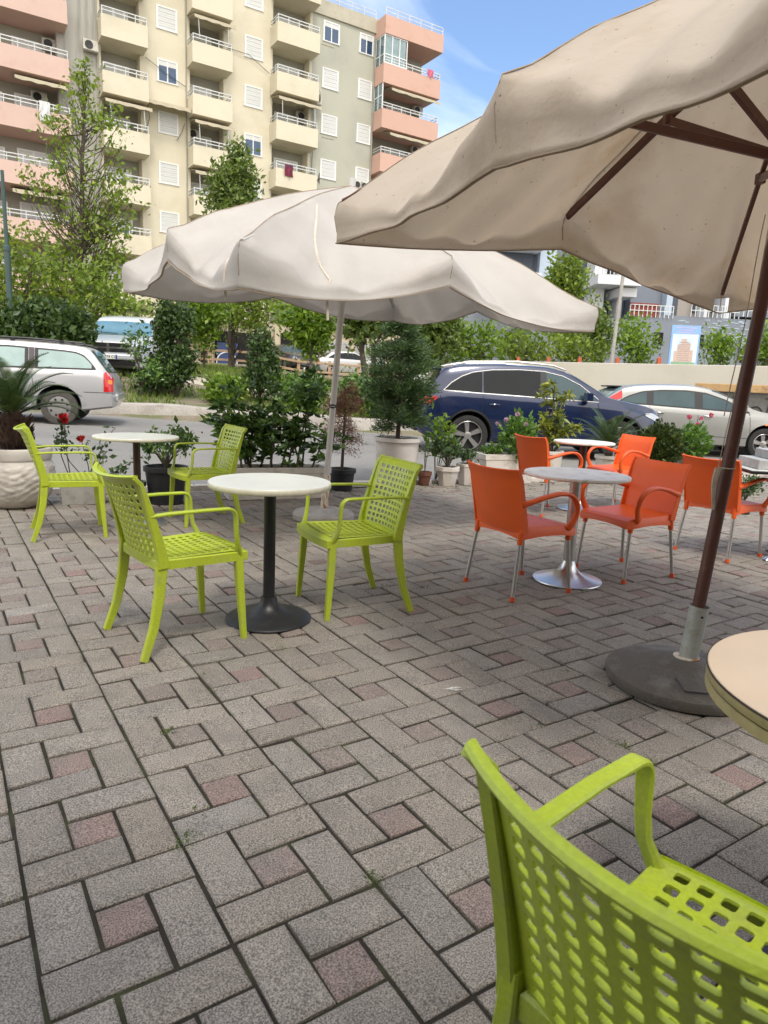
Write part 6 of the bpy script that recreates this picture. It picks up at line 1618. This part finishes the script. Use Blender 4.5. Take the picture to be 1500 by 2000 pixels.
# ------------------------------------------------------------------ parasols
def frame_of(p):
    ax, ay, Hc, yaw, s = p; n = Vector((ax, ay, 1)).normalized(); e1 = Vector((math.cos(yaw), math.sin(yaw), 0)); e1 -= n*e1.dot(n); e1.normalize(); return n, e1, n.cross(e1), Hc, s
def parasol(name, label, B, p, rise, mt_cloth, mt_metal, val=.21, seed=1, drop=.05, midup=.06, sag=.17, pull=.10, pole_r=.024, fold=.012, cuts=(), extra=0, hem_sag=.03, offs=None, hubz=0, vfac=(1,)*8):
    n, e1, e2, Hc, s = frame_of(p); B = Vector(B); h2 = s/2
    root = empty(name, B, 0, label, 'parasol')
    def Lc(a, b, z): return e1*(a*h2)+e2*(b*h2)+n*(Hc+z)
    ends = []
    for k in range(8):
        ab = [(-1, -1), (0, -1), (1, -1), (1, 0), (1, 1), (0, 1), (-1, 1), (-1, 0)][k]
        ends.append((ab[0], ab[1], -drop if k % 2 == 0 else midup))
    if offs: ends = [(a_, b_, offs[i_]) for i_, (a_, b_, _) in enumerate(ends)]
    # canopy
    NU, NT = 26, 22; rows = []
    apex = (0, 0, rise)
    def canopy_pt(k, t, u, off=0.):
        a0, b0, z0 = ends[k]; a1, b1, z1 = ends[(k+1) % 8]; q = 4*t*(1-t)
        a = a0*(1-t)+a1*t; b = b0*(1-t)+b1*t; z = z0*(1-t)+z1*t
        f = 1-pull*q*u*u; zz = rise*(1-u)+z*u - sag*q*u**2.2*(.75+.25*q) + .05*math.sin(math.pi*u)*(1-q)
        p_ = Lc(a*u*f, b*u*f, zz+off)
        # wrinkles radiating from the rib ends and soft random folds
        d0 = t*(1-t)
        wv = math.sin(t*26+seed+k*1.7)*fold*q*u**3 + .011*noise.noise(p_*2.1+Vector((seed, 0, 0)))*u + .006*noise.noise(p_*9)*u
        e = min(t, 1-t); wv += .024*math.sin(70*e*e+3*u*6+k)*math.exp(-e*7)*u**4
        return p_+n*wv
    ring_n = 8*NT
    for i in range(NU+1):
        u = .012+(1-.012)*(i/NU); rows.append([canopy_pt(k, j/NT, u) for k in range(8) for j in range(NT)])
    edge = rows[-1]
    vrows = []
    gdir = (Vector((0, 0, -1))*.7+(-n)*.3).normalized()
    for i, fq in enumerate((.07, .18, .34, .52, .72, .88, 1.0)):
        row = []
        for k in range(8):
            eA, eB = edge[k*NT], edge[((k+1) % 8)*NT]
            for j in range(NT):
                t = j/NT; q = 4*t*(1-t); p_ = edge[k*NT+j]
                ev = Vector(p_)-(n*Hc); ev = ev-n*ev.dot(n); ev.normalize()
                vl = val*(vfac[k]*(1-t)+vfac[(k+1) % 8]*t); bot = eA.lerp(eB, t)+gdir*(vl+hem_sag*q)
                bot = bot-ev*(.035*q)+ev*(.014*math.sin(t*17+k*2.3+seed)*q)
                r_ = p_.lerp(bot, fq)
                r_ += ev*(.016*math.sin(math.pi*min(1, fq*1.6))*(1 if fq < .6 else 0)+.012*noise.noise(r_*5+Vector((0, 0, seed)))*fq)
                row.append(r_)
        vrows.append(row)
    allr = rows+vrows; mb = MB(); vs = [p_ for r_ in allr for p_ in r_]; fs = []
    for i in range(len(allr)-1):
        for j in range(ring_n):
            j2 = (j+1) % ring_n
            kk, jj = j//NT, j % NT
            skip = False
            for (ck, cj0, cj1, ri) in cuts:
                if kk == ck and cj0 <= jj < cj1 and i >= ri: skip = True
            if not skip: fs.append((i*ring_n+j, i*ring_n+j2, (i+1)*ring_n+j2, (i+1)*ring_n+j))
    mb.add(vs, fs); o = mb.build('canopy', M[mt_cloth], root, smooth=True, ang=80, solid=.003)
    # hem and radial seams
    mb = MB(); last = allr[-1]
    for k in range(8):
        seg = [last[(k*NT+j) % ring_n] for j in range(NT+1)]
        if True: mb.sweep(seg, .004, .016, Vector((0, 0, 1)))
    for k in range(8): mb.tube([rows[i][k*NT]+n*.003 for i in range(0, NU+1, 2)]+[vrows[i][k*NT] for i in (0, 2, 4)], .0035, 4)
    mb.build('hem', M['seam'], o, smooth=True)
    # pole
    mb = MB(); mb.tube([n*.12, n*(Hc+rise+.06)], pole_r, 20); mb.build('pole', M[mt_metal], root, smooth=True, ang=60)
    # hubs, ribs and struts
    for z in (Hc+rise-.10, Hc+hubz): mb = MB(); mb.tube([n*(z-.05), n*(z+.05)], pole_r+.028, 16); mb.build('hub', M[mt_metal], root, smooth=True, ang=50)
    for k in range(8):
        a, b, z = ends[k]; E_ = Lc(a*.985, b*.985, z-.02); T_ = n*(Hc+rise-.08); mid = T_.lerp(E_, .5)+n*.022
        sd = (E_-T_).cross(n).normalized()
        mb = MB(); mb.sweep([T_, mid, E_], .022*pole_r/.0275, .042, sd, bev=.2); rb = mb.build('rib', M[mt_metal], root)
        J = T_.lerp(E_, .52)+n*.01; mb = MB(); mb.sweep([n*(Hc+hubz), J], .020, .036, sd, bev=.2)
        mb.box(J, (.04, .04, .05)); mb.build('strut', M[mt_metal], rb)
    return root, Lc, canopy_pt, n
B1 = (1.388, 2.912, 0); p1 = (.0741, .0086, 2.134, .4429, 2.75)
r1, L1, cp1, n1_ = parasol('parasol', 'near off-white parasol with brown ribs and a leaning brown pole, at the right', B1, p1, .84, 'canvas', 'brown_paint', seed=3, drop=.07, midup=.07, pole_r=.0275, vfac=(1., 1.06, .9, .75, .58, .70, .72, 1.06), hubz=.08, fold=.026, offs=(-.0, .05, -.07, .05, -.09, .11, -.11, .0), val=.255, extra=.03, sag=.17, pull=.05, hem_sag=.02, cuts=((3, 21, 22, 29), (4, 0, 1, 29)))
# white sleeve, concrete foot
mb = MB(); mb.tube([n1_*.09, n1_*.36], .0365, 24, cap=False); mb.tube([n1_*.09, n1_*.36], .0345, 24, cap=False)
mbs = MB(); mbs.lathe([(.262, 0), (.285, .008), (.290, .04), (.286, .052), (.262, .066), (.19, .086), (.12, .100), (.085, .112), (.07, .118)], 64); bs1 = mbs.build('base', M['concrete_base'], r1, smooth=True, ang=35); bs1.location = (-.02, -.02, .001); bs1.scale = (1.13, 1.13, 1.0)
o = mb.build('sleeve', M['sleeve'], bs1, smooth=True, ang=60); o.location = (.02, .02, -.001)
mb = MB(); mb.tube([n1_*.32+Vector((.0, -.040, 0)), n1_*.32+Vector((0, -.033, 0))], .005, 8); mb.build('bolt_hole', M['dark_gap'], bs1).location = (.02, .02, -.001)
mb = MB(); c0 = Vector((-.035, -.175, .0)); mb.tube([c0+Vector((-.05, .035, .088)), c0+Vector((-.062, .0, .099)), c0+Vector((-.055, -.055, .080)), c0+Vector((.055, -.075, .082)), c0+Vector((.075, -.020, .096)), c0+Vector((.062, .015, .086))], .0035, 6); mb.build('wire_handle', M['black_metal'], bs1, smooth=True)
mb = MB(); mb.lathe([(.050, .112), (.050, .122), (.038, .124)], 32); o = mb.build('collar', M['rusty'], bs1, smooth=True); o.location = (.02, .02, 0)
# cord down the pole of the near parasol
mb = MB(); off = Vector((-.048, -.03, 0)); mb.tube([n1_*z_+off+Vector((.006*math.sin(z_*5), 0, 0)) for z_ in nlist(.98, 2.0, 14)], .0022, 5)
mb.tube([n1_*z_+off+Vector((-.022+.004*math.sin(z_*9), .0, 0)) for z_ in nlist(1.2, 2.0, 14)], .0022, 5)
mb.tube([n1_*z_+off*(1+.3*math.sin((z_-.85)*20)) for z_ in nlist(.80, .98, 8)], nlist(.006, .014, 8), 6)
mb.tube([n1_*.98+Vector((.030*math.cos(t), .030*math.sin(t), 0)) for t in nlist(0, 6.3, 16)], .003, 5)
mb.build('pull_cord', M['cord'], r1, smooth=True)

B2 = (-.565, 6.25, 0); p2 = (.0612, -.0347, 2.155, .5723, 3.016)
r2, L2, cp2, n2_ = parasol('parasol', 'far pale parasol with a leaning white pole, in the middle of the picture', B2, p2, .74, 'canvas2', 'white_pole', seed=9, drop=.05, midup=.08, pole_r=.028, vfac=(1.3, 1.0, .95, .9, .9, .9, 1.2, 1.15), hubz=.05, fold=.024, offs=(-.06, .08, -.08, .06, -.03, .06, -.03, .13), val=.20, sag=.22, pull=.06, hem_sag=.075)
mb = MB(); mb.lathe([(.27, 0), (.285, .01), (.285, .055), (.27, .075), (.16, .10), (.05, .11)], 56); bs2 = mb.build('base', M['concrete_light'], r2, smooth=True, ang=35)
mb = MB(); mb.tube([n2_*.09, n2_*.42], .037, 20); mb.build('sleeve', M['rusty'], bs2, smooth=True, ang=60)
# small black oval badge with a light mark on the pole
mb = MB(); c0 = n2_*1.05+Vector((.0, -.030, 0)); mb.add([c0+Vector((.034*math.cos(t), .004-.012*(1-abs(math.cos(t))), .018*math.sin(t))) for t in nlist(0, 2*math.pi, 21)[:-1]], [tuple(range(20))]); o = mb.build('oval_badge', M['black_plastic'], r2, solid=.003)
mb = MB()
for k in range(5): mb.b2(c0.x-.02+k*.009, c0.x-.015+k*.009, c0.y-.0135, c0.y-.0125, c0.z-.005, c0.z+.005)
mb.build('badge_mark', M['plate'], o)
# tie cords lying on the canopy
for k, ts, us, L_ in ((0, (.10, .38), (.50, 1.0), .26), (7, (.93, .80), (.62, 1.0), .24)):
    P_ = [cp2(k, ts[0]+(ts[1]-ts[0])*q+.015*math.sin(q*7), us[0]+(us[1]-us[0])*q)+n2_*.008 for q in nlist(0, 1, 14)]; e_ = P_[-1]
    P_ += [e_+Vector((-.01, -.035, -.04)), e_+Vector((-.012, -.045, -.12)), e_+Vector((-.004, -.045, -.12-L_*.5))]
    mb = MB(); mb.sweep(P_, .016, .005, Vector((1, .3, 0))); mb.build('tie_strap', M['strap'], r2, smooth=True)
